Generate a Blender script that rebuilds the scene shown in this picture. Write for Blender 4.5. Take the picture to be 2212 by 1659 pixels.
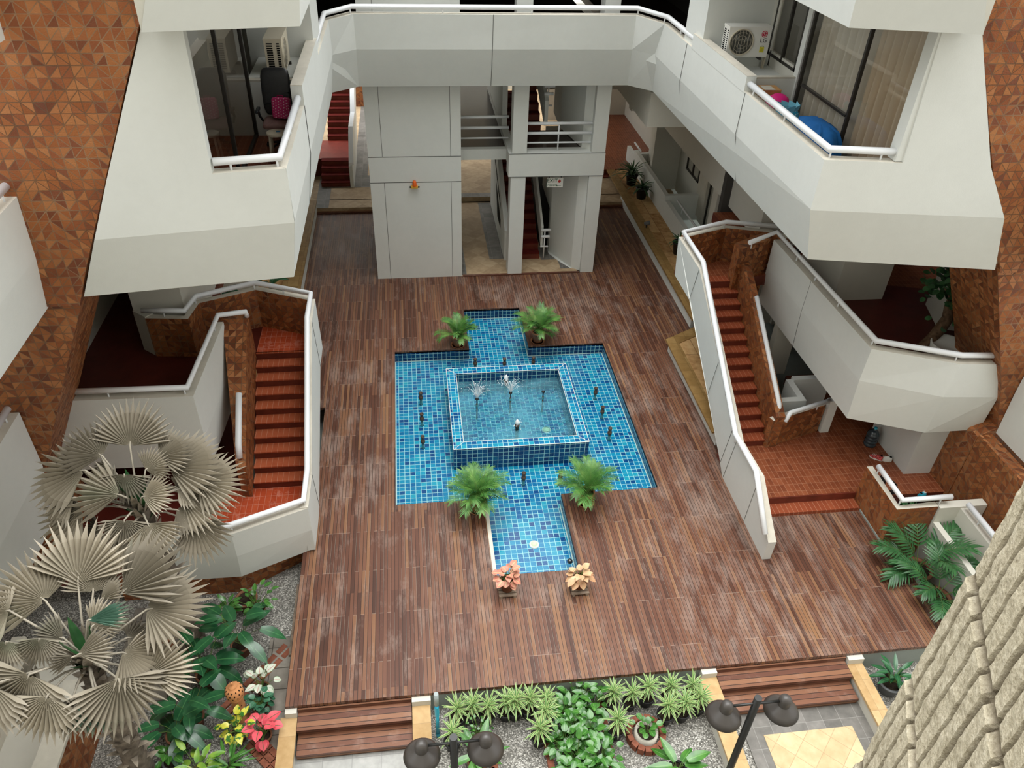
import bpy, bmesh, math, random
from mathutils import Vector, Matrix

for o in list(bpy.data.objects):
    bpy.data.objects.remove(o)
sc = bpy.context.scene
col = sc.collection
PI = math.pi
random.seed(11)

# ---------------------------------------------------------------- camera
cam_d = bpy.data.cameras.new('camera')
cam_d.sensor_width = 36.0
cam_d.lens = 27.234
cam_d.clip_start = 0.05
cam_d.clip_end = 200
cam = bpy.data.objects.new('camera', cam_d)
col.objects.link(cam)
yaw, pitch, roll = -0.145979, 0.647416, 0.039255
fwd = Vector((-math.sin(yaw) * math.cos(pitch), math.cos(yaw) * math.cos(pitch), -math.sin(pitch)))
rgt = Vector((math.cos(yaw), math.sin(yaw), 0))
upv = rgt.cross(fwd)
r2 = math.cos(roll) * rgt + math.sin(roll) * upv
u2 = -math.sin(roll) * rgt + math.cos(roll) * upv
mw = Matrix.Identity(4)
for i in range(3):
    mw[i][0], mw[i][1], mw[i][2] = r2[i], u2[i], -fwd[i]
mw[0][3], mw[1][3], mw[2][3] = 0, 0, 11.5
cam.matrix_world = mw
sc.camera = cam

# ---------------------------------------------------------------- sky and sun (bright overcast)
world = bpy.data.worlds.new('sky')
sc.world = world
world.use_nodes = True
wt = world.node_tree
wt.nodes.clear()
wo = wt.nodes.new('ShaderNodeOutputWorld')
wb = wt.nodes.new('ShaderNodeBackground')
tc = wt.nodes.new('ShaderNodeTexCoord')
sx = wt.nodes.new('ShaderNodeSeparateXYZ')
rp = wt.nodes.new('ShaderNodeValToRGB')
rp.color_ramp.elements[0].position = 0.0
rp.color_ramp.elements[0].color = (0.30, 0.29, 0.27, 1)
rp.color_ramp.elements[1].position = 1.0
rp.color_ramp.elements[1].color = (0.99, 1.0, 1.0, 1)
e = rp.color_ramp.elements.new(0.30)
e.color = (0.58, 0.60, 0.60, 1)
wt.links.new(tc.outputs['Generated'], sx.inputs[0])
wt.links.new(sx.outputs['Z'], rp.inputs[0])
wt.links.new(rp.outputs[0], wb.inputs['Color'])
wb.inputs['Strength'].default_value = 1.15
wt.links.new(wb.outputs[0], wo.inputs[0])

sun_d = bpy.data.lights.new('sun', 'SUN')
sun_d.energy = 1.5
sun_d.angle = math.radians(55)
sun_d.color = (1.0, 1.0, 0.98)
sun = bpy.data.objects.new('sun', sun_d)
col.objects.link(sun)
sun.location = (0, 0, 40)
sun.rotation_euler = Vector((0.01, -0.06, -1.0)).to_track_quat('-Z', 'Y').to_euler()

vs = sc.view_settings
vs.view_transform = 'Standard'
vs.look = 'None'
vs.gamma = 1.0
vs.use_curve_mapping = False
vs.exposure = 1.25

# ---------------------------------------------------------------- mesh helper
class MB:
    def __init__(self, base=(0, 0, 0)):
        self.b = Vector(base)
        self.v, self.f, self.uv, self.m, self.s = [], [], [], [], []

    def poly(self, pts, uv=None, m=0, s=False):
        n0 = len(self.v)
        P = [Vector(p) for p in pts]
        self.v += [p - self.b for p in P]
        self.f.append(list(range(n0, n0 + len(P))))
        if uv is None:
            n = Vector((0, 0, 0))
            for i in range(len(P)):
                n += P[i].cross(P[(i + 1) % len(P)])
            if n.length < 1e-12:
                n = Vector((0, 0, 1))
            n.normalize()
            if abs(n.z) > 0.8:
                uv = [(p.x, p.y) for p in P]
            else:
                t = Vector((-n.y, n.x, 0)).normalized()
                bt = n.cross(t)
                if bt.z < 0:
                    bt = -bt
                uv = [(p.dot(t), p.dot(bt)) for p in P]
        self.uv.append(uv)
        self.m.append(m)
        self.s.append(s)

    def box(self, x0, x1, y0, y1, z0, z1, m=0):
        self.prism([(x0, y0), (x1, y0), (x1, y1), (x0, y1)], z0, z1, m)

    def prism(self, pl, z0, z1, m=0, mtop=None):
        n = len(pl)
        self.poly([(p[0], p[1], z1) for p in pl], m=m if mtop is None else mtop)
        self.poly([(p[0], p[1], z0) for p in reversed(pl)], m=m)
        for i in range(n):
            a, b = pl[i], pl[(i + 1) % n]
            self.poly([(a[0], a[1], z0), (b[0], b[1], z0), (b[0], b[1], z1), (a[0], a[1], z1)], m=m)

    def extr(self, pts, vec, m=0):
        P = [Vector(p) for p in pts]
        vec = Vector(vec)
        Q = [p + vec for p in P]
        self.poly(P, m=m)
        self.poly(list(reversed(Q)), m=m)
        n = len(P)
        for i in range(n):
            j = (i + 1) % n
            self.poly([P[i], Q[i], Q[j], P[j]], m=m)

    def hexa(self, a, b, m=0):
        # two quads a (bottom/outer) and b joined by sides
        self.poly(a, m=m)
        self.poly(list(reversed(b)), m=m)
        for i in range(4):
            j = (i + 1) % 4
            self.poly([a[i], a[j], b[j], b[i]], m=m)

    def obox(self, c, sx, sy, sz, R=None, m=0):
        c = Vector(c)
        R = R or Matrix.Identity(3)
        q = [(-1, -1), (1, -1), (1, 1), (-1, 1)]
        lo = [c + R @ Vector((x * sx / 2, y * sy / 2, -sz / 2)) for x, y in q]
        hi = [c + R @ Vector((x * sx / 2, y * sy / 2, sz / 2)) for x, y in q]
        self.hexa(list(reversed(lo)), list(reversed(hi)), m)

    def tube(self, path, r, n=8, m=0, cap=True, s=True):
        P = [Vector(p) for p in path]
        rr = r if isinstance(r, (list, tuple)) else [r] * len(P)
        rings = []
        ref = None
        for i, p in enumerate(P):
            if i == 0:
                d = P[1] - P[0]
            elif i == len(P) - 1:
                d = P[-1] - P[-2]
            else:
                d = (P[i + 1] - P[i]).normalized() + (P[i] - P[i - 1]).normalized()
            d.normalize()
            if ref is None:
                ref = Vector((0, 0, 1)) if abs(d.z) < 0.9 else Vector((1, 0, 0))
            a = (ref - d * ref.dot(d))
            if a.length < 1e-6:
                a = Vector((1, 0, 0)) - d * d.x
            a.normalize()
            ref = a
            b = d.cross(a)
            k = 1.0
            if 0 < i < len(P) - 1:
                c = (P[i + 1] - P[i]).normalized().dot((P[i] - P[i - 1]).normalized())
                k = min(1.6, 1 / max(0.6, math.sqrt(max(0.01, (1 + c) / 2))))
            rings.append([p + (a * math.cos(2 * PI * j / n) + b * math.sin(2 * PI * j / n)) * rr[i] * (k if False else 1) for j in range(n)])
        L = 0
        for i in range(len(P) - 1):
            L2 = L + (P[i + 1] - P[i]).length
            for j in range(n):
                k = (j + 1) % n
                u0, u1 = j / n * 2 * PI * rr[i], (j + 1) / n * 2 * PI * rr[i]
                self.poly([rings[i][j], rings[i][k], rings[i + 1][k], rings[i + 1][j]], uv=[(u0, L), (u1, L), (u1, L2), (u0, L2)], m=m, s=s)
            L = L2
        if cap:
            self.poly(list(reversed(rings[0])), m=m)
            self.poly(rings[-1], m=m)

    def lathe(self, prof, c=(0, 0, 0), n=20, m=0, s=True, R=None, a0=0.0, a1=2 * PI):
        c = Vector(c)
        R = R or Matrix.Identity(3)
        full = abs(a1 - a0 - 2 * PI) < 1e-6
        def pt(r, z, j):
            a = a0 + (a1 - a0) * j / n
            return c + R @ Vector((r * math.cos(a), r * math.sin(a), z))
        for i in range(len(prof) - 1):
            (r0, z0), (r1, z1) = prof[i], prof[i + 1]
            for j in range(n):
                k = j + 1
                q = [pt(r0, z0, j), pt(r0, z0, k), pt(r1, z1, k), pt(r1, z1, j)]
                u0, u1 = j / n * 6.28 * max(r0, r1), k / n * 6.28 * max(r0, r1)
                uv = [(u0, z0), (u1, z0), (u1, z1), (u0, z1)]
                if r0 < 1e-6:
                    q = q[1:]
                    uv = uv[1:]
                elif r1 < 1e-6:
                    q = q[:3]
                    uv = uv[:3]
                self.poly(q, uv=uv, m=m, s=s)

    def loft(self, A, Bq, m=0, s=False):
        for i in range(len(A) - 1):
            self.poly([A[i], A[i + 1], Bq[i + 1], Bq[i]], m=m, s=s)

    def blade(self, base, d, nrm, L, w, bend=0.3, fold=0.25, n=5, m=0, tip=0.9, prof=None):
        # a leaf: starts at base, runs along d, bends away from nrm; three columns
        base, d, nrm = Vector(base), Vector(d).normalized(), Vector(nrm)
        nrm = (nrm - d * nrm.dot(d))
        if nrm.length < 1e-4:
            nrm = Vector((0, 0, 1)).cross(d)
        nrm.normalize()
        side = d.cross(nrm)
        p = base.copy()
        rows = []
        prof = prof or (lambda t: math.sin(PI * min(1, 0.12 + 0.88 * t) ** 0.85))
        for i in range(n + 1):
            t = i / n
            hw = w / 2 * max(0.0, prof(t))
            if i == n:
                hw = 0.0
            rows.append((p - side * hw + nrm * hw * fold, p.copy(), p + side * hw + nrm * hw * fold, t))
            ang = -bend / n
            d2 = (d * math.cos(ang) + nrm * math.sin(ang))
            nrm = (nrm * math.cos(ang) - d * math.sin(ang))
            d = d2
            p = p + d * (L / n)
        for i in range(n):
            a, b = rows[i], rows[i + 1]
            self.poly([a[0], a[1], b[1], b[0]], uv=[(0, a[3]), (.5, a[3]), (.5, b[3]), (0, b[3])], m=m, s=True)
            self.poly([a[1], a[2], b[2], b[1]], uv=[(.5, a[3]), (1, a[3]), (1, b[3]), (.5, b[3])], m=m, s=True)
        return p

    def build(self, name, mats, parent=None, weld=True):
        me = bpy.data.meshes.new(name)
        me.from_pydata([tuple(v) for v in self.v], [], self.f)
        ul = me.uv_layers.new(name='UVMap')
        flat = []
        for q in self.uv:
            for u in q:
                flat += [u[0], u[1]]
        ul.data.foreach_set('uv', flat)
        if not isinstance(mats, (list, tuple)):
            mats = [mats]
        for mt in mats:
            me.materials.append(mt)
        me.polygons.foreach_set('material_index', self.m)
        me.polygons.foreach_set('use_smooth', self.s)
        if weld:
            bm = bmesh.new()
            bm.from_mesh(me)
            bmesh.ops.remove_doubles(bm, verts=bm.verts, dist=0.0004)
            bmesh.ops.recalc_face_normals(bm, faces=bm.faces)
            bm.to_mesh(me)
            bm.free()
        o = bpy.data.objects.new(name, me)
        col.objects.link(o)
        if parent is not None:
            o.parent = parent
        return o


def tag(o, label=None, cat=None, group=None, kind=None):
    if label:
        o['label'] = label
    if cat:
        o['category'] = cat
    if group:
        o['group'] = group
    if kind:
        o['kind'] = kind
    return o


def thing(name, label, cat, loc=(0, 0, 0), rz=0.0, group=None):
    o = bpy.data.objects.new(name, None)
    o.empty_display_size = 0.1
    col.objects.link(o)
    o.location = loc
    o.rotation_euler = (0, 0, rz)
    return tag(o, label, cat, group)


def struct(name, mb, mats, label, cat):
    return tag(mb.build(name, mats), label, cat, kind='structure')


def copy_thing(root, loc, rz, label, group=None, scale=1.0):
    r = root.copy()
    col.objects.link(r)
    r.location = loc
    r.rotation_euler = (0, 0, rz)
    r.scale = (scale,) * 3
    tag(r, label, None, group)
    for ch in list(root.children):
        c = ch.copy()
        col.objects.link(c)
        c.parent = r
        for g in ch.children:
            d = g.copy()
            col.objects.link(d)
            d.parent = c
    return r


# ---------------------------------------------------------------- material helper
class NT:
    def __init__(self, name):
        self.mat = bpy.data.materials.new(name)
        self.mat.use_nodes = True
        self.t = self.mat.node_tree
        self.t.nodes.clear()
        self.out = self.t.nodes.new('ShaderNodeOutputMaterial')
        self.p = self.t.nodes.new('ShaderNodeBsdfPrincipled')
        self.t.links.new(self.p.outputs[0], self.out.inputs[0])

    def n(self, typ, **kw):
        nd = self.t.nodes.new('ShaderNode' + typ)
        for k, v in kw.items():
            setattr(nd, k, v)
        return nd

    def set(self, sock, v):
        if hasattr(v, 'is_output') or isinstance(v, bpy.types.NodeSocket):
            self.t.links.new(v, sock)
        elif isinstance(v, (tuple, list)) and len(v) == 3 and sock.type == 'RGBA':
            sock.default_value = (*v, 1)
        else:
            sock.default_value = v

    def math(self, op, a, b=None, c=None):
        nd = self.n('Math', operation=op)
        self.set(nd.inputs[0], a)
        if b is not None:
            self.set(nd.inputs[1], b)
        if c is not None:
            self.set(nd.inputs[2], c)
        return nd.outputs[0]

    def mix(self, f, a, b, mode='MIX'):
        nd = self.n('Mix', data_type='RGBA', blend_type=mode)
        self.set(nd.inputs['Factor'], f)
        self.set(nd.inputs[6], a)
        self.set(nd.inputs[7], b)
        return nd.outputs[2]

    def ramp(self, f, stops, interp='LINEAR'):
        nd = self.n('ValToRGB')
        cr = nd.color_ramp
        cr.interpolation = interp
        while len(cr.elements) < len(stops):
            cr.elements.new(0.5)
        for el, (p, c) in zip(cr.elements, stops):
            el.position = p
            el.color = (*c, 1) if isinstance(c, (tuple, list)) else (c, c, c, 1)
        self.set(nd.inputs[0], f)
        return nd.outputs[0]

    def uv(self):
        return self.n('UVMap', uv_map='UVMap').outputs[0]

    def obj(self):
        return self.n('TexCoord').outputs['Object']

    def sep(self, v):
        nd = self.n('SeparateXYZ')
        self.set(nd.inputs[0], v)
        return nd.outputs[0], nd.outputs[1], nd.outputs[2]

    def comb(self, x, y, z=0.0):
        nd = self.n('CombineXYZ')
        self.set(nd.inputs[0], x)
        self.set(nd.inputs[1], y)
        self.set(nd.inputs[2], z)
        return nd.outputs[0]

    def noise(self, v, scale=5.0, detail=3.0, rough=0.55, dist=0.0):
        nd = self.n('TexNoise')
        self.set(nd.inputs['Vector'], v)
        nd.inputs['Scale'].default_value = scale
        nd.inputs['Detail'].default_value = detail
        nd.inputs['Roughness'].default_value = rough
        nd.inputs['Distortion'].default_value = dist
        return nd.outputs['Fac']

    def voro(self, v, scale=5.0, feature='F1', out='Distance'):
        nd = self.n('TexVoronoi', feature=feature)
        self.set(nd.inputs['Vector'], v)
        nd.inputs['Scale'].default_value = scale
        return nd.outputs[out]

    def white(self, v):
        nd = self.n('TexWhiteNoise', noise_dimensions='3D')
        self.set(nd.inputs['Vector'], v)
        return nd.outputs['Value']

    def scale(self, v, s):
        nd = self.n('Mapping')
        self.set(nd.inputs['Vector'], v)
        nd.inputs['Scale'].default_value = s
        return nd.outputs[0]

    def bump(self, h, strength=0.4, dist=0.02):
        nd = self.n('Bump')
        nd.inputs['Strength'].default_value = strength
        nd.inputs['Distance'].default_value = dist
        self.set(nd.inputs['Height'], h)
        self.t.links.new(nd.outputs[0], self.p.inputs['Normal'])

    def fin(self, colr=None, rough=0.6, spec=0.3, metal=0.0):
        if colr is not None:
            self.set(self.p.inputs['Base Color'], colr)
        self.set(self.p.inputs['Roughness'], rough)
        self.p.inputs['Specular IOR Level'].default_value = spec
        self.p.inputs['Metallic'].default_value = metal
        return self.mat


def simple(name, c, rough=0.5, spec=0.3, var=0.0, scale=6.0, bump=0.0, metal=0.0):
    t = NT(name)
    o = t.obj()
    if var > 0:
        f = t.noise(o, scale, 4)
        c2 = tuple(max(0, x * (1 - var)) for x in c)
        c3 = tuple(min(1, x * (1 + var)) for x in c)
        cc = t.ramp(f, [(0.3, c2), (0.7, c3)])
    else:
        cc = c
    if bump > 0:
        t.bump(t.noise(o, scale * 8, 3), bump, 0.01)
    return t.fin(cc, rough, spec, metal)


M = {}

def mk_plaster(name, c, stain=0.06):
    t = NT(name)
    o = t.obj()
    f = t.noise(o, 0.9, 5, 0.6)
    g = t.noise(o, 7, 4, 0.6)
    k = t.math('ADD', t.math('MULTIPLY', f, 0.7), t.math('MULTIPLY', g, 0.3))
    cc = t.ramp(k, [(0.3, tuple(x * (1 - stain) for x in c)), (0.62, c)])
    t.bump(t.noise(o, 60, 3), 0.18, 0.006)
    return t.fin(cc, 0.75, 0.2)

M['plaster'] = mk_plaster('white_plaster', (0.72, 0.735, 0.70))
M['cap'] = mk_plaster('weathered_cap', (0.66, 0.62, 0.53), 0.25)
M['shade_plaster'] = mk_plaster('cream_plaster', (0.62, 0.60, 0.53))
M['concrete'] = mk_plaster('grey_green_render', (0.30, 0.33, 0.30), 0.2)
M['rail'] = simple('white_rail_paint', (0.82, 0.84, 0.86), 0.3, 0.45)
M['painted_shade_wall'] = simple('painted_dim_wall', (0.07, 0.065, 0.06), 0.9, 0.1)  # near-black colour imitates the shade deep inside halls and corridor
M['joint'] = simple('dark_joint', (0.12, 0.12, 0.11), 0.9, 0.1)


def mk_brick(name, tint=1.0):
    t = NT(name)
    u, v, _ = t.sep(t.uv())
    S = 1 / 0.14
    us, vs_ = t.math('MULTIPLY', u, S), t.math('MULTIPLY', v, S)
    iu, iv = t.math('FLOOR', us), t.math('FLOOR', vs_)
    fu, fv = t.math('FRACT', us), t.math('FRACT', vs_)
    h = t.white(t.comb(iu, iv, 3.3))
    flip = t.math('GREATER_THAN', h, 0.42)
    fu2 = t.math('ADD', t.math('MULTIPLY', fu, t.math('SUBTRACT', 1.0, flip)), t.math('MULTIPLY', t.math('SUBTRACT', 1.0, fu), flip))
    dg = t.math('SUBTRACT', fu2, fv)
    tri = t.math('GREATER_THAN', dg, 0.0)
    rnd = t.white(t.comb(iu, iv, t.math('ADD', tri, 0.5)))
    rnd2 = t.white(t.comb(iu, iv, t.math('ADD', tri, 7.5)))
    nz = t.noise(t.uv(), 2.2, 4)
    k = t.math('ADD', t.math('MULTIPLY', rnd, 0.66), t.math('MULTIPLY', nz, 0.36))
    cc = t.ramp(k, [(0.12, (0.11 * tint, 0.030 * tint, 0.012 * tint)), (0.36, (0.235 * tint, 0.068 * tint, 0.020 * tint)), (0.62, (0.34 * tint, 0.115 * tint, 0.034 * tint)), (0.88, (0.48 * tint, 0.20 * tint, 0.075 * tint))])
    # joints along the grid and the diagonals
    eu = t.math('MINIMUM', fu, t.math('SUBTRACT', 1.0, fu))
    ev = t.math('MINIMUM', fv, t.math('SUBTRACT', 1.0, fv))
    ed = t.math('MINIMUM', t.math('MINIMUM', eu, ev), t.math('ABSOLUTE', t.math('MULTIPLY', dg, 0.7)))
    jl = t.math('LESS_THAN', ed, 0.04)
    jc = t.ramp(t.noise(t.uv(), 0.8, 2), [(0.42, (0.10, 0.058, 0.030)), (0.65, (0.30, 0.20, 0.115))])
    cc = t.mix(t.math('MULTIPLY', jl, 0.75), cc, jc)
    # each triangle is a facet tilted its own way
    sl = t.math('MULTIPLY', t.math('SUBTRACT', rnd2, 0.5), 1.6)
    hh = t.math('ADD', t.math('MULTIPLY', fu, sl), t.math('MULTIPLY', fv, t.math('SUBTRACT', t.math('MULTIPLY', rnd, 1.4), 0.7)))
    hh = t.math('SUBTRACT', hh, t.math('MULTIPLY', jl, 0.25))
    t.bump(t.math('ADD', hh, t.math('MULTIPLY', t.noise(t.uv(), 60, 2), 0.15)), 0.9, 0.05)
    return t.fin(cc, 0.55, 0.3)

M['brick'] = mk_brick('relief_terracotta_tile')


def mk_deck(name):
    t = NT(name)
    u, v, _ = t.sep(t.uv())
    us = t.math('MULTIPLY', u, 1 / 0.066)
    iu, fu = t.math('FLOOR', us), t.math('FRACT', us)
    band = t.math('FLOOR', t.math('MULTIPLY', u, 1 / 3.1))
    off = t.white(t.comb(band, 1.7, 2.2))
    vv = t.math('ADD', t.math('MULTIPLY', v, 1 / 0.965), t.math('MULTIPLY', off, 0.5))
    iv, fv = t.math('FLOOR', vv), t.math('FRACT', vv)
    long_ = t.math('GREATER_THAN', t.white(t.comb(iu, 4.4, 1.0)), 0.5)
    iv2 = t.math('FLOOR', t.math('ADD', t.math('MULTIPLY', vv, 0.5), 0.25))
    ivm = t.math('ADD', t.math('MULTIPLY', iv, t.math('SUBTRACT', 1.0, long_)), t.math('MULTIPLY', iv2, long_))
    rnd = t.white(t.comb(iu, ivm, 9.1))
    # coarse patches lean the board colours to orange or to brown
    patch = t.noise(t.scale(t.uv(), (0.35, 0.25, 1)), 1.0, 3)
    k = t.math('ADD', t.math('MULTIPLY', rnd, 0.74), t.math('MULTIPLY', patch, 0.32))
    cc = t.ramp(k, [(0.10, (0.054, 0.022, 0.014)), (0.30, (0.104, 0.039, 0.023)), (0.52, (0.149, 0.061, 0.036)), (0.72, (0.184, 0.081, 0.045)), (0.89, (0.252, 0.122, 0.059)), (1.0, (0.360, 0.198, 0.090))])
    # grain
    gr = t.noise(t.scale(t.uv(), (60, 3.0, 1)), 1.0, 4)
    cc = t.mix(t.math('MULTIPLY', gr, 0.35), cc, (0.08, 0.035, 0.02))
    # worn, bleached patches
    w1 = t.noise(t.scale(t.uv(), (3.2, 1.1, 1)), 1.0, 7, 0.72)
    w2 = t.noise(t.scale(t.uv(), (0.22, 0.30, 1)), 1.0, 2)
    wr = t.math('ADD', t.math('MULTIPLY', w1, 0.72), t.math('MULTIPLY', w2, 0.42))
    wf = t.ramp(wr, [(0.565, 0.0), (0.74, 0.58)])
    cc = t.mix(wf, cc, (0.36, 0.275, 0.23))
    edge = t.math('MINIMUM', fu, t.math('SUBTRACT', 1.0, fu))
    gap = t.math('LESS_THAN', edge, 0.07)
    pale = t.math('MULTIPLY', t.math('GREATER_THAN', fu, 0.86), t.math('GREATER_THAN', t.white(t.comb(iu, iv, 21.0)), 0.55))
    cc = t.mix(t.math('MULTIPLY', pale, 0.42), cc, (0.47, 0.37, 0.30))  # pale board edges imitate glints in the colour
    jn = t.math('MULTIPLY', t.math('LESS_THAN', fv, 0.012), t.math('SUBTRACT', 1.0, long_))
    cc = t.mix(gap, cc, (0.035, 0.018, 0.012))
    cc = t.mix(t.math('MULTIPLY', jn, 0.35), cc, (0.42, 0.33, 0.27))
    t.bump(t.math('SUBTRACT', t.math('MULTIPLY', gr, 0.12), gap), 0.5, 0.01)
    ro = t.ramp(w1, [(0.35, 0.34), (0.65, 0.58)])
    return t.fin(cc, ro, 0.35)

M['deck'] = mk_deck('hardwood_deck_boards')
M['step_wood'] = None


def mk_plank(name, w=0.092, along='u'):
    t = NT(name)
    u, v, _ = t.sep(t.uv())
    a, b = (v, u) if along == 'u' else (u, v)
    us = t.math('MULTIPLY', a, 1 / w)
    iu, fu = t.math('FLOOR', us), t.math('FRACT', us)
    rnd = t.white(t.comb(iu, 2.1, 9.1))
    cc = t.ramp(rnd, [(0.1, (0.12, 0.045, 0.028)), (0.5, (0.18, 0.072, 0.040)), (0.9, (0.29, 0.135, 0.07))])
    gr = t.noise(t.scale(t.uv(), (2.0, 40, 1) if along == 'u' else (40, 2.0, 1)), 1.0, 4)
    cc = t.mix(t.math('MULTIPLY', gr, 0.4), cc, (0.07, 0.03, 0.02))
    cc = t.mix(t.ramp(t.noise(t.uv(), 3, 5), [(0.55, 0.0), (0.8, 0.5)]), cc, (0.36, 0.25, 0.2))
    gap = t.math('LESS_THAN', t.math('MINIMUM', fu, t.math('SUBTRACT', 1.0, fu)), 0.06)
    cc = t.mix(gap, cc, (0.03, 0.015, 0.01))
    t.bump(t.math('SUBTRACT', 0.0, gap), 0.4, 0.01)
    return t.fin(cc, 0.4, 0.35)

M['plank'] = mk_plank('step_planks')


def mk_pool(name, stops):
    t = NT(name)
    u, v, _ = t.sep(t.uv())
    S = 1 / 0.1135
    us, vs_ = t.math('MULTIPLY', u, S), t.math('MULTIPLY', v, S)
    iu, iv = t.math('FLOOR', us), t.math('FLOOR', vs_)
    fu, fv = t.math('FRACT', us), t.math('FRACT', vs_)
    rnd = t.white(t.comb(iu, iv, 5.5))
    cc = t.ramp(rnd, stops)
    glaze = t.noise(t.uv(), 28, 3)
    cc = t.mix(t.math('MULTIPLY', glaze, 0.35), cc, (0.005, 0.09, 0.26))
    e1 = t.math('MINIMUM', t.math('MINIMUM', fu, t.math('SUBTRACT', 1.0, fu)), t.math('MINIMUM', fv, t.math('SUBTRACT', 1.0, fv)))
    gt = t.math('LESS_THAN', e1, 0.042)
    cc = t.mix(gt, cc, (0.38, 0.68, 0.64))
    t.bump(t.math('SUBTRACT', t.math('MULTIPLY', glaze, 0.2), gt), 0.25, 0.006)
    return t.fin(cc, t.math('ADD', 0.12, t.math('MULTIPLY', gt, 0.5)), 0.5)

M['pool'] = mk_pool('glazed_blue_pool_tile', [(0.05, (0.002, 0.05, 0.18)), (0.16, (0.003, 0.11, 0.29)), (0.5, (0.004, 0.20, 0.37)), (0.85, (0.006, 0.27, 0.43)), (1.0, (0.02, 0.36, 0.46))])
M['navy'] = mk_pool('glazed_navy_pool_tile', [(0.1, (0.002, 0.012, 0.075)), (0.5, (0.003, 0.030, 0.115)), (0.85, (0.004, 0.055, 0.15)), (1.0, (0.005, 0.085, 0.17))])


def mk_water(name, scale=9.0, strength=0.25, tint=(0.90, 0.98, 1.0), r0=0.025, cloud=None, bd=0.03):
    t = NT(name)
    o = t.obj()
    tr = t.n('BsdfTransparent')
    tr.inputs[0].default_value = (*tint, 1)
    gl = t.n('BsdfGlossy')
    gl.inputs['Roughness'].default_value = 0.02
    b = t.n('Bump')
    b.inputs['Strength'].default_value = strength
    b.inputs['Distance'].default_value = bd
    t.set(b.inputs['Height'], t.noise(o, scale, 3, 0.5, 0.6))
    lw = t.n('LayerWeight')
    lw.inputs['Blend'].default_value = 0.5
    t.t.links.new(b.outputs[0], lw.inputs['Normal'])
    t.t.links.new(b.outputs[0], gl.inputs['Normal'])
    f5 = t.math('POWER', lw.outputs['Facing'], 5.0)
    fr = t.math('ADD', r0, t.math('MULTIPLY', f5, 1.0 - r0))
    ms = t.n('MixShader')
    t.t.links.new(fr, ms.inputs[0])
    t.t.links.new(tr.outputs[0], ms.inputs[1])
    t.t.links.new(gl.outputs[0], ms.inputs[2])
    last = ms.outputs[0]
    if cloud:
        df = t.n('BsdfDiffuse')
        df.inputs[0].default_value = (*cloud, 1)
        m2 = t.n('MixShader')
        t.set(m2.inputs[0], t.ramp(t.noise(o, 1.1, 4, 0.6, 0.5), [(0.35, 0.10), (0.65, 0.50)]))
        t.t.links.new(last, m2.inputs[1])
        t.t.links.new(df.outputs[0], m2.inputs[2])
        last = m2.outputs[0]
    t.t.links.new(last, t.out.inputs[0])
    return t.mat

M['water'] = mk_water('shallow_water', 7.0, 0.12, (0.93, 0.985, 1.0))
M['tub_water'] = mk_water('rippled_water', 10.0, 1.0, (0.62, 0.90, 0.94), 0.05, (0.14, 0.40, 0.50), 0.10)
M['glass'] = mk_water('window_glass', 1.0, 0.0, (0.88, 0.88, 0.86), 0.09)


def mk_tiles(name, w, h, stops, grout, stagger=False, rough=0.35, spec=0.4, gw=0.03, worn=None, diag=False, rw=0.3):
    t = NT(name)
    if diag:
        mp = t.n('Mapping')
        t.set(mp.inputs['Vector'], t.uv())
        mp.inputs['Rotation'].default_value = (0, 0, PI / 4)
        u, v, _ = t.sep(mp.outputs[0])
    else:
        u, v, _ = t.sep(t.uv())
    vs_ = t.math('MULTIPLY', v, 1 / h)
    iv, fv = t.math('FLOOR', vs_), t.math('FRACT', vs_)
    us = t.math('MULTIPLY', u, 1 / w)
    if stagger:
        us = t.math('ADD', us, t.math('MULTIPLY', t.math('MODULO', t.math('ABSOLUTE', iv), 2.0), 0.5))
    iu, fu = t.math('FLOOR', us), t.math('FRACT', us)
    rnd = t.white(t.comb(iu, iv, 2.5))
    nz = t.noise(t.uv(), 6, 5)
    k = t.math('ADD', t.math('MULTIPLY', rnd, rw), t.math('MULTIPLY', nz, 1.0 - rw))
    cc = t.ramp(k, stops)
    if worn:
        cc = t.mix(t.ramp(t.noise(t.uv(), 3.2, 6, 0.7), [(0.54, 0.0), (0.60, 0.55)]), cc, worn)
    a = t.math('LESS_THAN', t.math('MINIMUM', fu, t.math('SUBTRACT', 1.0, fu)), gw * h / w if w > h else gw)
    b = t.math('LESS_THAN', t.math('MINIMUM', fv, t.math('SUBTRACT', 1.0, fv)), gw if w > h else gw * w / h)
    g = t.math('MAXIMUM', a, b)
    cc = t.mix(g, cc, grout)
    t.bump(t.math('SUBTRACT', t.math('MULTIPLY', nz, 0.2), g), 0.3, 0.006)
    return t.fin(cc, rough, spec)

M['quarry'] = mk_tiles('red_quarry_tile', 0.10, 0.20, [(0.25, (0.16, 0.040, 0.016)), (0.5, (0.22, 0.060, 0.024)), (0.8, (0.28, 0.085, 0.036))], (0.40, 0.20, 0.12), False, 0.4, 0.35, 0.03)
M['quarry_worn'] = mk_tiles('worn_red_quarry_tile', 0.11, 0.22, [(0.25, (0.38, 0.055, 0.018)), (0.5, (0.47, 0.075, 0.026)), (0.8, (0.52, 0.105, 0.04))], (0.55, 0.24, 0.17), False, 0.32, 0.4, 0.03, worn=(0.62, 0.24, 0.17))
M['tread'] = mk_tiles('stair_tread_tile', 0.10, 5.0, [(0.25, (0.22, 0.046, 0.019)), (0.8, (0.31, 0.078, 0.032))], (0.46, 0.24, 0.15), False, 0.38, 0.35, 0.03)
M['tread_bright'] = mk_tiles('bright_stair_tread_tile', 0.11, 5.0, [(0.25, (0.38, 0.085, 0.034)), (0.8, (0.50, 0.135, 0.058))], (0.56, 0.30, 0.20), False, 0.34, 0.35, 0.03)
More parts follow.
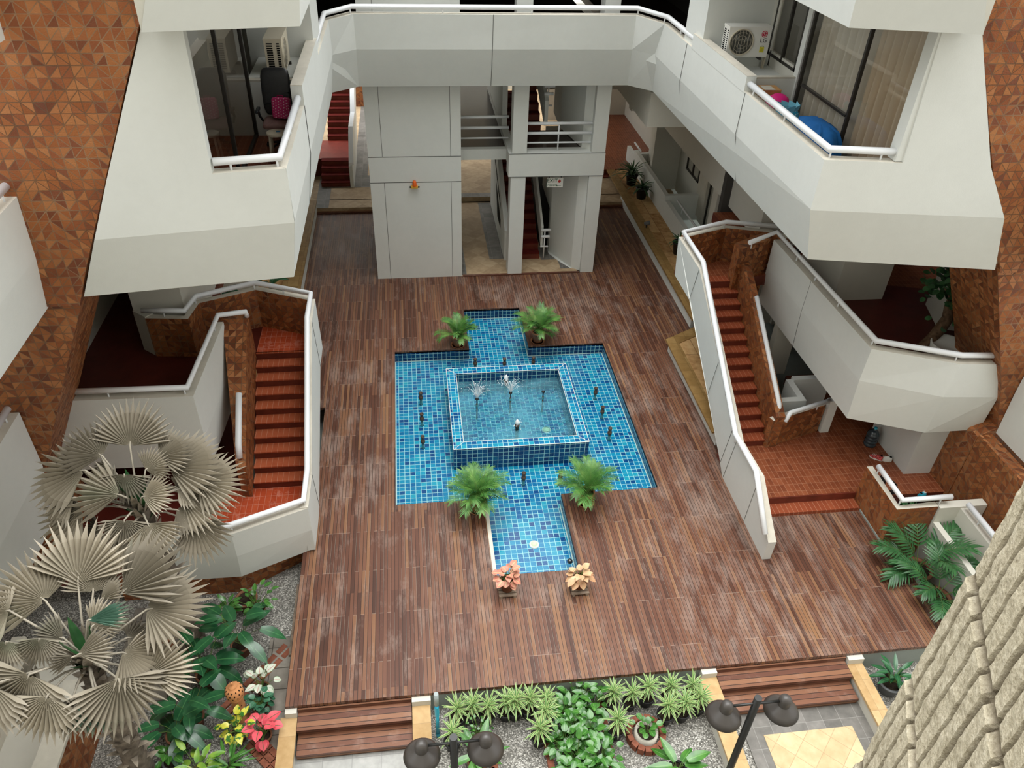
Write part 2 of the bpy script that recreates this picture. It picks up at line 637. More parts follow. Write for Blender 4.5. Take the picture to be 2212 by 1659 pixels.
M['riser'] = simple('dark_red_riser', (0.13, 0.026, 0.014), 0.35, 0.4, 0.25, 4)
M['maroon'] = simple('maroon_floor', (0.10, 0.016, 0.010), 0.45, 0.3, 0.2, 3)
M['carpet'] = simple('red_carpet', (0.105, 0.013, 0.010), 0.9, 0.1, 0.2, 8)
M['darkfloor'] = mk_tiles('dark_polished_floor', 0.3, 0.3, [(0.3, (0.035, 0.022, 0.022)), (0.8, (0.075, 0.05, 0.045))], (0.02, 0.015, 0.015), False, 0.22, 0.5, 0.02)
M['cream_tile'] = mk_tiles('cream_paving', 0.33, 0.33, [(0.25, (0.50, 0.36, 0.20)), (0.55, (0.62, 0.47, 0.28)), (0.85, (0.70, 0.56, 0.37))], (0.42, 0.30, 0.17), False, 0.7, 0.2, 0.014, diag=True)
M['tan_floor'] = mk_tiles('tan_rough_paving', 0.4, 0.4, [(0.25, (0.33, 0.23, 0.135)), (0.6, (0.46, 0.34, 0.21)), (0.9, (0.56, 0.44, 0.29))], (0.34, 0.25, 0.15), False, 0.6, 0.3, 0.01, diag=True)
M['grey_tile'] = mk_tiles('grey_slate_paving', 0.30, 0.36, [(0.25, (0.10, 0.095, 0.085)), (0.55, (0.165, 0.155, 0.14)), (0.85, (0.25, 0.235, 0.215))], (0.27, 0.26, 0.24), False, 0.5, 0.35, 0.012)
M['grey_wet'] = mk_tiles('pale_grey_slate_paving', 0.45, 0.45, [(0.25, (0.22, 0.22, 0.21)), (0.55, (0.36, 0.36, 0.34)), (0.85, (0.50, 0.49, 0.47))], (0.26, 0.26, 0.25), False, 0.4, 0.4, 0.012)
M['paver'] = mk_tiles('concrete_pavers', 0.40, 0.40, [(0.25, (0.17, 0.15, 0.125)), (0.6, (0.25, 0.225, 0.19)), (0.9, (0.35, 0.32, 0.27))], (0.07, 0.06, 0.05), False, 0.8, 0.15, 0.02)
M['sandstone'] = mk_tiles('tan_sandstone_coping', 0.55, 0.55, [(0.25, (0.40, 0.25, 0.105)), (0.55, (0.52, 0.35, 0.17)), (0.85, (0.60, 0.44, 0.25))], (0.36, 0.24, 0.12), False, 0.6, 0.25, 0.006)
M['brown_cap'] = mk_tiles('brown_stone_coping', 0.30, 0.30, [(0.25, (0.22, 0.125, 0.038)), (0.55, (0.30, 0.18, 0.062)), (0.85, (0.38, 0.25, 0.10))], (0.18, 0.10, 0.03), False, 0.5, 0.3, 0.015)
M['travertine'] = mk_tiles('tan_travertine_slab', 1.0, 1.4, [(0.28, (0.28, 0.135, 0.045)), (0.5, (0.50, 0.30, 0.13)), (0.8, (0.62, 0.42, 0.21))], (0.22, 0.12, 0.05), False, 0.65, 0.2, 0.008)


def mk_gravel(name):
    t = NT(name)
    o = t.obj()
    nd = t.n('TexVoronoi')
    t.set(nd.inputs['Vector'], o)
    nd.inputs['Scale'].default_value = 55
    rnd = t.sep(nd.outputs['Color'])[0]
    cc = t.ramp(rnd, [(0.1, (0.14, 0.135, 0.12)), (0.4, (0.27, 0.26, 0.235)), (0.7, (0.42, 0.40, 0.36)), (0.95, (0.72, 0.70, 0.64))])
    d = nd.outputs['Distance']
    cc = t.mix(t.ramp(d, [(0.45, 0.0), (0.85, 0.7)]), cc, (0.07, 0.065, 0.055))
    big = t.noise(o, 1.4, 3)
    cc = t.mix(t.ramp(big, [(0.48, 0.0), (0.7, 0.4)]), cc, (0.12, 0.11, 0.09))
    t.bump(t.math('SUBTRACT', 1.0, d), 0.8, 0.02)
    return t.fin(cc, 0.75, 0.25)

M['gravel'] = mk_gravel('grey_gravel')
M['soil'] = simple('dark_soil', (0.035, 0.026, 0.018), 0.95, 0.1, 0.5, 20, 0.8)
M['terracotta'] = simple('terracotta', (0.40, 0.17, 0.085), 0.75, 0.2, 0.2, 5, 0.1)
M['terracotta_dark'] = simple('old_terracotta', (0.22, 0.10, 0.055), 0.8, 0.2, 0.3, 6, 0.15)
M['lantern'] = simple('orange_terracotta', (0.60, 0.27, 0.11), 0.7, 0.2, 0.15, 7, 0.1)
M['black_plastic'] = simple('black_plastic', (0.012, 0.012, 0.013), 0.4, 0.4)
M['grey_plastic'] = simple('grey_plastic_pot', (0.15, 0.155, 0.16), 0.5, 0.3)
M['lamp'] = simple('dark_bronze_lamp', (0.058, 0.051, 0.046), 0.38, 0.5, 0.08, 10)
M['pole'] = simple('black_pole', (0.014, 0.014, 0.013), 0.35, 0.5)
M['frame'] = simple('dark_bronze_frame', (0.030, 0.026, 0.022), 0.4, 0.4)
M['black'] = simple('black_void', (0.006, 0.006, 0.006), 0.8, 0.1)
M['nozzle'] = simple('brown_bronze_nozzle', (0.085, 0.055, 0.038), 0.45, 0.5, 0.2, 20, 0, 0.3)
M['white_plastic'] = simple('white_plastic', (0.75, 0.74, 0.69), 0.45, 0.35)
M['cream_plastic'] = simple('cream_plastic', (0.60, 0.54, 0.42), 0.45, 0.35)
M['brickred'] = simple('garden_brick', (0.24, 0.085, 0.05), 0.8, 0.2, 0.3, 12, 0.2)
M['palewood'] = simple('grey_wood', (0.26, 0.20, 0.15), 0.8, 0.15, 0.35, 9, 0.2)


def mk_leaf(name, stops, rough=0.35, spec=0.4, margin=None, mid=None, blotch=None):
    t = NT(name)
    u, v, _ = t.sep(t.uv())
    o = t.obj()
    f = t.noise(o, 5.5, 2)
    cc = t.ramp(f, stops)
    du = t.math('ABSOLUTE', t.math('SUBTRACT', u, 0.5))
    if blotch:
        cc = t.mix(t.ramp(t.noise(o, blotch[1], 3), [(blotch[2], 0.0), (blotch[2] + 0.05, 1.0)]), cc, blotch[0])
    if margin:
        cc = t.mix(t.ramp(du, [(margin[1], 0.0), (margin[1] + 0.06, 1.0)]), cc, margin[0])
    if mid:
        cc = t.mix(t.ramp(du, [(0.02, 1.0), (0.05, 0.0)]), cc, mid)
    return t.fin(cc, rough, spec)

M['areca'] = mk_leaf('areca_leaf', [(0.3, (0.028, 0.105, 0.020)), (0.5, (0.065, 0.20, 0.035)), (0.72, (0.16, 0.32, 0.065))], 0.4, 0.4)
M['darkpalm'] = mk_leaf('dark_palm_leaf', [(0.3, (0.018, 0.070, 0.022)), (0.7, (0.045, 0.145, 0.045))], 0.35, 0.4)
M['spath'] = mk_leaf('broad_dark_leaf', [(0.3, (0.012, 0.070, 0.028)), (0.7, (0.030, 0.125, 0.045))], 0.22, 0.55, mid=(0.06, 0.2, 0.07))
M['broad'] = mk_leaf('broad_bright_leaf', [(0.3, (0.022, 0.105, 0.016)), (0.7, (0.075, 0.22, 0.034))], 0.22, 0.55, mid=(0.13, 0.3, 0.07))
M['dracaena'] = mk_leaf('pale_edged_leaf', [(0.3, (0.060, 0.16, 0.045)), (0.7, (0.13, 0.27, 0.07))], 0.4, 0.35, margin=((0.43, 0.52, 0.21), 0.24))
M['pinkleaf'] = mk_leaf('pink_leaf', [(0.3, (0.50, 0.16, 0.11)), (0.7, (0.68, 0.34, 0.23))], 0.4, 0.35, mid=(0.55, 0.5, 0.25))
M['peachleaf'] = mk_leaf('peach_leaf', [(0.3, (0.55, 0.27, 0.14)), (0.7, (0.72, 0.50, 0.29))], 0.4, 0.35, mid=(0.55, 0.45, 0.22))
M['redleaf'] = mk_leaf('red_leaf', [(0.3, (0.62, 0.045, 0.075)), (0.7, (0.75, 0.13, 0.15))], 0.4, 0.35, mid=(0.03, 0.10, 0.04))
M['whiteleaf'] = mk_leaf('white_leaf', [(0.3, (0.48, 0.54, 0.42)), (0.7, (0.70, 0.72, 0.62))], 0.45, 0.3, margin=((0.12, 0.25, 0.08), 0.42), mid=(0.5, 0.2, 0.18))
M['yellowleaf'] = mk_leaf('yellow_blotched_leaf', [(0.3, (0.50, 0.50, 0.035)), (0.7, (0.66, 0.62, 0.09))], 0.25, 0.5, blotch=((0.04, 0.16, 0.025), 14, 0.5))
M['crinkleleaf'] = mk_leaf('crinkled_leaf', [(0.3, (0.018, 0.085, 0.045)), (0.7, (0.06, 0.19, 0.10))], 0.25, 0.5, mid=(0.10, 0.22, 0.13))
def mk_fan(name, c0, c1, c2, green):
    t = NT(name)
    u, v, _ = t.sep(t.uv())
    o = t.obj()
    k = t.math('ADD', t.math('MULTIPLY', v, 0.5), t.math('MULTIPLY', t.noise(o, 1.6, 3), 0.5))
    cc = t.ramp(k, [(0.22, c0), (0.5, c1), (0.8, c2)])
    cc = t.mix(t.ramp(t.noise(o, 1.1, 2), [(0.58, 0.0), (0.70, 0.55)]), cc, green)
    oi = t.n('ObjectInfo')
    cc = t.mix(1.0, cc, t.ramp(oi.outputs['Random'], [(0.0, 0.55), (0.5, 0.9), (1.0, 1.15)]), 'MULTIPLY')
    crease = t.ramp(t.math('ABSOLUTE', t.math('SUBTRACT', u, 0.5)), [(0.40, 0.0), (0.5, 0.6)])
    cc = t.mix(crease, cc, tuple(x * 0.35 for x in c0))
    return t.fin(cc, 0.8, 0.12)
M['fan'] = mk_fan('dusty_fan_leaf', (0.20, 0.175, 0.125), (0.34, 0.30, 0.23), (0.47, 0.42, 0.34), (0.17, 0.20, 0.13))
M['fangreen'] = mk_fan('green_fan_leaf', (0.05, 0.12, 0.08), (0.13, 0.24, 0.18), (0.38, 0.40, 0.30), (0.06, 0.16, 0.11))
M['petiole'] = simple('grey_petiole', (0.40, 0.36, 0.29), 0.7, 0.2, 0.2, 8)
M['trunk'] = simple('grey_palm_trunk', (0.15, 0.125, 0.10), 0.9, 0.1, 0.5, 7, 0.5)
M['boot'] = simple('old_leaf_base', (0.34, 0.29, 0.23), 0.85, 0.1, 0.45, 8, 0.3)
M['bark'] = simple('brown_bark', (0.14, 0.085, 0.05), 0.85, 0.15, 0.5, 12, 0.6)
M['stem'] = simple('green_stem', (0.12, 0.20, 0.05), 0.5, 0.3, 0.3, 8)
M['ficus'] = mk_leaf('ficus_leaf', [(0.3, (0.012, 0.055, 0.020)), (0.7, (0.06, 0.15, 0.055))], 0.4, 0.3)

# ================================================================ SETTING
# ---- garden ground and paths (z = -0.5)
g = MB(); g.poly([(-14, -2, -0.5), (14, -2, -0.5), (14, 7.3, -0.5), (-14, 7.3, -0.5)])
g.poly([(-14, 7.3, -0.5), (-2.2, 7.3, -0.5), (-2.2, 11.2, -0.5), (-14, 11.2, -0.5)])
g.poly([(8.6, 7.3, -0.5), (14, 7.3, -0.5), (14, 10.4, -0.5), (8.6, 10.4, -0.5)])
struct('gravel_ground', g, M['gravel'], 'grey gravel ground of the sunken garden below the deck', 'ground')

g = MB()
g.box(-2.22, -0.42, 1.0, 6.42, -0.56, -0.47)
struct('garden_path', g, M['grey_wet'], 'pale grey slate path below the narrower wooden steps', 'path')
g = MB()
g.box(4.92, 7.05, 0.5, 6.40, -0.56, -0.475)
struct('garden_path', g, M['grey_tile'], 'dark slate border of the path below the wider wooden steps', 'path')
g = MB()
g.box(5.22, 6.74, 0.3, 5.98, -0.56, -0.468)
struct('garden_path', g, M['cream_tile'], 'cream diagonal paving panel below the wider wooden steps', 'path')
# pavers by the left garden
g = MB()
g.box(-2.86, -2.45, 6.55, 8.6, -0.55, -0.46)
struct('paver_strip', g, M['paver'], 'strip of square concrete pavers along the left edge of the deck', 'paving')
g = MB()
g.box(-5.35, -4.05, 7.6, 9.5, -0.55, -0.47)
struct('paver_patch', g, M['paver'], 'dark concrete pavers under the fan palms', 'paving')

g = MB(); g.poly([(-20, -4, -0.6), (20, -4, -0.6), (20, 45, -0.6), (-20, 45, -0.6)])
struct('ground', g, M['concrete'], 'bare ground under the buildings', 'ground')
# ---- deck
g = MB()
Z0, Z1 = -0.07, 0.0
px0, px1, py0, py1 = -0.64, 4.85, 11.21, 16.66
ax0, ax1, ay0 = 1.22, 2.77, 9.23
bx0, bx1, by1 = 1.28, 2.85, 18.6
DL = -2.38
rects = [(DL, 9.04, 6.99, 9.23), (DL, ax0, 9.23, 9.28), (ax1, 9.04, 9.23, 9.28), (DL, ax0, 9.28, 10.2), (ax1, 8.83, 9.28, 10.2),
         (-2.26, ax0, 10.2, py0), (ax1, 6.4, 10.2, py0), (-2.26, px0, py0, 14.5), (px1, 6.54, py0, 15.5), (px1, 7.42, 15.5, 16.66),
         (-3.24, px0, 14.5, 16.66), (-3.24, bx0, 16.66, 17.2), (bx1, 7.42, 16.66, 17.2), (-3.24, bx0, 17.2, by1), (bx1, 7.42, 17.2, by1),
         (-3.24, 7.42, by1, 20.5), (-3.24, -1.12, 20.5, 25.2), (5.37, 7.42, 20.5, 25.2)]
for x0, x1, y0, y1 in rects:
    g.box(x0, x1, y0, y1, Z0, Z1)
struct('wood_deck', g, M['deck'], 'weathered red-brown hardwood deck surrounding the pool', 'deck')
g = MB()
g.box(-3.24, -1.12, 25.08, 25.24, 0.0, 0.05); g.box(5.37, 7.42, 25.08, 25.24, 0.0, 0.05)
struct('deck_edge_board', g, M['plank'], 'dark wooden sill boards closing the far ends of the deck', 'deck trim')
g = MB()
g.box(-0.14, 4.42, 7.0, 7.12, -0.5, -0.06); g.box(7.3, 9.0, 7.0, 7.12, -0.5, -0.06)
g.box(-2.36, -2.24, 7.1, 9.7, -0.5, -0.06); g.box(8.9, 9.02, 7.12, 9.25, -0.5, -0.06)
struct('deck_wall', g, M['concrete'], 'grey green rendered retaining wall under the front edge of the deck', 'wall')
g = MB()
for x0, x1 in ((-2.38, -2.2), (-0.4, -0.1), (4.42, 4.68), (7.02, 7.3)):
    g.box(x0, x1, 6.9, 7.12, -0.5, -0.065)
struct('deck_pier', g, M['shade_plaster'], 'pale rendered stub piers flanking the two flights of wooden steps', 'pier')
# kerb right of deck
g = MB(); g.box(8.83, 8.9, 9.28, 10.2, -0.07, 0.04); g.box(9.04, 9.1, 6.99, 9.28, -0.1, 0.03)
struct('deck_kerb', g, M['concrete'], 'grey kerb along the right hand edge of the deck', 'kerb')


def wood_steps(x0, x1, label):
    t = thing('wooden_steps', label, 'steps', ((x0 + x1) / 2, 6.7, -0.5), 0, 'wooden steps from the deck to the garden')
    b = t.location
    for k, (ya, yb, z) in enumerate(((6.66, 6.99, -0.165), (6.34, 6.72, -0.335))):
        m = MB(b); m.box(x0, x1, ya, yb, z - 0.05, z); m.build('tread', M['plank'], t)
        m = MB(b); m.box(x0, x1, ya + 0.02, ya + 0.06, -0.5, z - 0.05); m.build('riser', M['plank'], t)
    m = MB(b); m.box(x0, x1, 6.96, 6.985, -0.21, -0.075); m.build('riser', M['plank'], t)
    return t

wood_steps(-2.19, -0.41, 'dark wooden steps left of the blue pipe, pale slate path at their foot')
wood_steps(4.69, 7.0, 'wide dark wooden steps beside the twin lamp, cream paving at their foot')

# sandstone copings beside the steps
def coping(x0, x1, y0, y1, label, wall=True):
    g = MB()
    g.box(x0, x1, y0, y1, -0.24, -0.19)
    g.box(x0 + 0.02, x1 - 0.02, y0, y1, -0.5, -0.24, 1)
    return struct('coping', g, [M['sandstone'], M['shade_plaster']], label, 'coping')
coping(-2.46, -2.2, 2.5, 6.92, 'tan stone coping on the left of the narrower wooden steps')
coping(-0.40, -0.11, 2.5, 6.90, 'tan stone coping between the narrower wooden steps and the blue pipe')
coping(4.40, 4.69, 2.5, 6.92, 'tan stone coping left of the wider wooden steps')
coping(7.02, 7.30, 2.5, 6.92, 'tan stone coping right of the wider wooden steps')
g = MB(); g.box(7.005, 7.02, 5.45, 5.75, -0.44, -0.27)
tag(g.build('step_light', M['frame']), 'small dark recessed light plate in the coping right of the wider steps', 'light')

# ---- pool
PF = -0.33
g = MB()
def fl(x0, x1, y0, y1):
    g.poly([(x0, y0, PF), (x1, y0, PF), (x1, y1, PF), (x0, y1, PF)])
fl(ax0, ax1, ay0, py0); fl(px0, px1, py0, py1); fl(bx0, bx1, py1, by1)
ring = [(ax0, ay0), (ax1, ay0), (ax1, py0), (px1, py0), (px1, py1), (bx1, py1), (bx1, by1), (bx0, by1), (bx0, py1), (px0, py1), (px0, py0), (ax0, py0)]
for i in range(len(ring)):
    a, b = ring[i], ring[(i + 1) % len(ring)]
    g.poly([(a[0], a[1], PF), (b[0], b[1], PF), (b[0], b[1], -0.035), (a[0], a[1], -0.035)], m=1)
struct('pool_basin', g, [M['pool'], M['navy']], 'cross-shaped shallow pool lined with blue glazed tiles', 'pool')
g = MB()
for i in range(len(ring)):
    a, b = Vector((*ring[i], 0)), Vector((*ring[(i + 1) % len(ring)], 0))
    d = (b - a).normalized(); nn = Vector((d.y, -d.x, 0))
    g.prism([(a + nn * 0.0)[:2], (b)[:2], (b + nn * -0.014)[:2], (a + nn * -0.014)[:2]], PF + 0.001, PF + 0.016)
struct('pool_grout_line', g, simple('pale_grout', (0.62, 0.74, 0.66), 0.6), 'pale grout line where the pool floor meets its walls', 'pool trim')
g = MB(); g.box(ax0 - 0.07, ax0, ay0 + 0.02, py0 - 0.15, -0.02, 0.005)
struct('pool_edge_strip', g, M['cap'], 'pale mortar strip along the left edge of the near arm of the pool', 'pool trim')

# raised tub
TX0, TX1, TY0, TY1, TZ = 0.62, 3.60, 12.47, 15.44, 0.27
IX0, IX1, IY0, IY1 = 0.85, 3.37, 12.70, 15.21
t = thing('raised_tub', 'square raised tub of dark blue tiles with fountains in the middle of the pool', 'fountain tub', (2.11, 13.95, PF))
m = MB(t.location)
for a, b in (((TX0, TY0), (TX1, TY0)), ((TX1, TY0), (TX1, TY1)), ((TX1, TY1), (TX0, TY1)), ((TX0, TY1), (TX0, TY0))):
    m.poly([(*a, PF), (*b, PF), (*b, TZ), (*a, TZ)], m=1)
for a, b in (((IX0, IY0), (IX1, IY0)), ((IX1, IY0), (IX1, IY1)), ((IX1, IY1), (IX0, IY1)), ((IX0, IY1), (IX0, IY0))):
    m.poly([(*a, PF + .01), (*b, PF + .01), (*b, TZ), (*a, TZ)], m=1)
m.poly([(IX0, IY0, PF + .01), (IX1, IY0, PF + .01), (IX1, IY1, PF + .01), (IX0, IY1, PF + .01)])
o_, i_ = [(TX0, TY0), (TX1, TY0), (TX1, TY1), (TX0, TY1)], [(IX0, IY0), (IX1, IY0), (IX1, IY1), (IX0, IY1)]
for k in range(4):
    j = (k + 1) % 4
    m.poly([(*o_[k], TZ), (*o_[j], TZ), (*i_[j], TZ), (*i_[k], TZ)])
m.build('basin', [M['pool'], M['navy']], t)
m = MB(t.location)
for q in (o_, i_):
    for k in range(4):
        a, b = Vector((*q[k], TZ)), Vector((*q[(k + 1) % 4], TZ))
        m.tube([a, b], 0.007, 6, s=False)
for k in range(4):
    m.tube([(*o_[k], TZ), (*i_[k], TZ)], 0.005, 6, s=False)
m.build('edge_trim', M['white_plastic'], t)

g = MB()
WZ = -0.15
def wq(x0, x1, y0, y1):
    g.poly([(x0, y0, WZ), (x1, y0, WZ), (x1, y1, WZ), (x0, y1, WZ)])
wq(ax0, ax1, ay0, py0); wq(px0, px1, py0, TY0); wq(px0, TX0, TY0, TY1); wq(TX1, px1, TY0, TY1); wq(px0, px1, TY1, py1); wq(bx0, bx1, py1, by1)
tag(g.build('pool_water', M['water'], weld=False), 'clear shallow water filling the cross-shaped pool', 'water', kind='stuff')
g = MB(); g.poly([(IX0, IY0, 0.02), (IX1, IY0, 0.02), (IX1, IY1, 0.02), (IX0, IY1, 0.02)])
tag(g.build('tub_water', M['tub_water'], weld=False), 'rippled blue water inside the raised tub', 'water', kind='stuff')

# ---- level two: parapets all around the court
ZC, ZK, ZB = 7.43, 6.64, 5.68
PL = M['plaster']
def parapet(cap, crease, bot, inner, zc, zk, zb, zfloor, label, joints=(), name='parapet_wall', zin=None):
    g = MB()
    C = [(x, y, zc) for x, y in cap]; K = [(x, y, zk) for x, y in crease]; Bq = [(x, y, zb) for x, y in bot]
    I = [(x, y, zc) for x, y in inner]; F_ = [(x, y, zfloor) for x, y in inner]
    S = [(x, y, zb) for x, y in inner]
    g.loft(K, C); g.loft(Bq, K); g.loft(C, I, m=1); g.loft(I, F_); g.loft(F_, Bq)
    for A in (0, -1):
        g.poly([C[A], K[A], Bq[A], F_[A], I[A]])
    for a, b in joints:
        a, b = Vector(a), Vector(b)
        g.tube([a, b], 0.006, 4, m=2, s=False)
    return struct(name, g, [PL, M['cap'], M['joint']], label, 'parapet')

parapet([(-1.66, 10.33), (-1.66, 19.0)], [(-1.66, 10.37), (-1.66, 19.2)], [(-1.815, 10.52), (-1.79, 19.57)], [(-1.82, 10.5), (-1.82, 19.1)], ZC, ZK, ZB, 6.45,
        'white two-tone balcony parapet running back along the left side of the court', [((-1.655, 13.0, ZC), (-1.655, 13.0, ZK)), ((-1.655, 13.0, ZK), (-1.80, 13.15, ZB))])
parapet([(-1.66, 19.0), (-1.14, 19.6), (5.55, 19.64), (6.0, 18.75)], [(-1.66, 19.2), (-1.14, 19.68), (5.56, 19.70), (6.0, 19.2)],
        [(-1.79, 19.57), (-1.18, 20.04), (5.65, 20.06), (6.18, 19.54)], [(-1.82, 19.1), (-1.24, 19.84), (5.66, 19.86), (6.16, 18.85)], ZC, ZK, ZB, 6.45,
        'white walkway parapet bridging the far side of the court above the tower', [((2.1, 19.615, ZC), (2.1, 19.685, ZK)), ((2.1, 19.685, ZK), (2.11, 20.04, ZB))])
parapet([(6.0, 18.75), (6.0, 10.34)], [(6.0, 19.2), (6.02, 10.37)], [(6.18, 19.54), (6.32, 10.56)], [(6.16, 18.85), (6.16, 10.5)], ZC, ZK, ZB, 6.45,
        'white two-tone balcony parapet running back along the right side of the court',
        [((5.995, 17.0, ZC), (5.995, 17.1, ZK)), ((5.995, 17.1, ZK), (6.22, 17.3, ZB)), ((5.995, 13.55, ZC), (5.995, 13.6, ZK)), ((6.0, 13.6, ZK), (6.27, 13.75, ZB))])
# taller solid stretches of those parapets
g = MB(); g.box(-1.84, -1.655, 13.0, 16.0, ZC - .02, 7.74); g.box(-1.84, -1.655, 13.0, 16.0, 7.74, 7.752, 1)
struct('parapet_step', g, [PL, M['cap']], 'taller solid stretch of the left balcony parapet beside the office chair', 'parapet')
g = MB(); g.box(5.995, 6.18, 13.62, 16.7, ZC - .02, 7.69); g.box(5.995, 6.18, 13.62, 16.7, 7.69, 7.702, 1)
struct('parapet_step', g, [PL, M['cap']], 'taller solid stretch of the right balcony parapet below the air conditioner', 'parapet')

# front walls of level two (face the camera); the lower band leans back
def bil(g, a, b, c, d, nu=10, nv=4):
    a, b, c, d = map(Vector, (a, b, c, d))
    P = [[(a.lerp(b, i / nu)).lerp(d.lerp(c, i / nu), j / nv) for i in range(nu + 1)] for j in range(nv + 1)]
    for j in range(nv):
        for i in range(nu):
            g.poly([P[j][i], P[j][i + 1], P[j + 1][i + 1], P[j + 1][i]])
def front_wall(sx, lb, xs, label):
    # sx: corner x at cap; lb: (corner bottom, far bottom); xs: x of far crease, far cap level, far top, jamb bottom, jamb top
    sg = 1 if xs[0] > sx else -1
    yf = lambda x: 10.34 - 0.15 * abs(x - sx)
    g = MB()
    cb, fb = lb
    ck, cc_ = (sx, yf(sx), ZK), (sx, yf(sx), ZC)
    fk, fc, ft = [(x, yf(x), z) for x, z in ((xs[0], ZK), (xs[1], ZC), (xs[2], 9.29))]
    jb, jt = (xs[3], yf(xs[3]), ZC), (xs[4], yf(xs[4]), 9.29)
    bil(g, cb, fb, fk, ck)
    D = Vector((0, 0.16, 0))
    ad = lambda p: tuple(Vector(p) + D)
    g.poly([fk, ck, cc_, jb, fc]); g.poly([fc, jb, jt, ft])
    g.poly([jb, ad(jb), ad(jt), jt]); g.poly([jb, cc_, (sx + sg * .16, 10.5, ZC), ad(jb)], m=1)
    for p, q in ((fc, ft), (fk, fc), (fb, fk)):
        g.poly([p, ad(p), ad(q), q])
    g.poly([cb, ad(cb), ad(fb), fb])
    g.poly([ad(jb), ad(jt), ad(ft), ad(fc)]); g.poly([ad(jb), (sx + sg * .16, 10.5, ZC), (sx + sg * .16, 10.5, 6.45), ad(fk), ad(fc)])
    struct('front_wall', g, [PL, M['cap']], label, 'wall')
front_wall(-1.66, ((-1.815, 10.52, ZB), (-4.68, 10.14, ZB)), (-4.22, -3.87, -3.01, -2.60, -2.59), 'broad white wall of the left balcony facing the camera, beside the terracotta pier')
front_wall(6.0, ((6.32, 10.56, ZB), (9.26, 10.01, ZB)), (8.92, 8.40, 7.54, 7.13, 7.05), 'broad white wall of the right balcony facing the camera, below the curtained doors')

# slabs of level two
g = MB()
g.prism([(-1.86, 10.62), (-1.86, 19.6), (-9, 19.6), (-9, 10.35), (-4.6, 10.3)], ZB, 6.45, mtop=1)
struct('floor_slab', g, [M['shade_plaster'], M['quarry']], 'red tiled balcony floor on the left side above the court', 'floor')
g = MB()
g.prism([(6.36, 10.66), (9.2, 10.2), (13.5, 10.3), (13.5, 19.6), (6.30, 19.6)], ZB, 6.45, mtop=1)
struct('floor_slab', g, [M['shade_plaster'], M['quarry']], 'red tiled balcony floor on the right side above the court', 'floor')
g = MB()
g.prism([(-1.8, 19.62), (-1.2, 20.1), (5.68, 20.12), (6.25, 19.6), (6.3, 21.5), (5.37, 21.5), (5.37, 31), (-1.12, 31), (-1.12, 21.5), (-1.8, 21.5)], 5.69, 6.44, mtop=1)
struct('floor_slab', g, [M['shade_plaster'], M['darkfloor']], 'dark floor of the walkway behind the bridging parapet', 'floor')
# level three (underside just in view at the top)
Z3 = 9.27
parapet([(-2.2, 9.6), (-1.06, 9.85), (-1.06, 19.0)], [(-2.5, 9.62), (-1.08, 9.9), (-1.08, 19.0)], [(-2.93, 9.75), (-1.215, 10.07), (-1.215, 19.0)], [(-2.6, 9.8), (-1.25, 10.1), (-1.25, 19.0)],
        Z3 + 1.88, Z3 + 1.09, Z3, Z3 + .9, 'underside edge of the white balcony at the top left of the court')
parapet([(6.6, 9.6), (5.52, 9.85), (5.52, 19.0)], [(6.9, 9.62), (5.54, 9.9), (5.54, 19.0)], [(7.36, 9.79), (5.70, 10.13), (5.70, 19.0)], [(7.0, 9.8), (5.75, 10.15), (5.75, 19.0)],
        Z3 + 1.88, Z3 + 1.09, Z3, Z3 + .9, 'underside edge of the white balcony at the top right of the court')
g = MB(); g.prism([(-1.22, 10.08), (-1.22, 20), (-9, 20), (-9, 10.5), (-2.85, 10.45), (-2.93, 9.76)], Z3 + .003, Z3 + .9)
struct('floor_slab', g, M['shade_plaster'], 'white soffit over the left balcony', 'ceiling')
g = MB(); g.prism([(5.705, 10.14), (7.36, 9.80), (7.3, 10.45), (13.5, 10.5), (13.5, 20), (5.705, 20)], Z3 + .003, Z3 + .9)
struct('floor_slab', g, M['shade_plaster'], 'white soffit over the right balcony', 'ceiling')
g = MB(); g.box(-9, 13, 20.3, 31, Z3, Z3 + .9)  # out of view, added to keep the walkway below dark
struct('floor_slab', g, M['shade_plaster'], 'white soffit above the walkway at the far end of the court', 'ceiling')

# terracotta piers
g = MB()
edge = [(-2.4, 10.8), (-3.03, 9.29), (-4.51, 6.14), (-4.76, 5.56)]
g.extr([(x, 10.1, z) for x, z in edge + [(-14, 5.56), (-14, 10.8)]], (0, 0.3, 0))
edge2 = [(-4.76, 5.56), (-5.24, 4.57), (-5.79, 3.39), (-6.1, 2.73), (-6.5, 1.9), (-6.5, -0.5)]
g.extr([(x, 10.2, z) for x, z in edge2 + [(-14, -0.5), (-14, 5.56)]], (0, 1.35, 0))
struct('wall_left', g, M['brick'], 'leaning left pier faced with relief terracotta tiles', 'wall')
g = MB()
edge = [(6.9, 10.8), (7.56, 9.29), (8.36, 7.74), (9.09, 6.4), (9.5, 5.54)]
g.extr([(x, 10.14, z) for x, z in edge + [(15, 5.54), (15, 10.8)]], (0, 0.3, 0))
edge2 = [(9.5, 5.54), (10.66, 3.1), (11.05, 2.05), (10.72, 1.85), (10.70, -0.5)]
g.extr([(x, 10.2, z) for x, z in edge2 + [(15, -0.5), (15, 5.54)]], (0, 1.5, 0))
struct('wall_right', g, M['brick'], 'leaning right pier faced with relief terracotta tiles', 'wall')

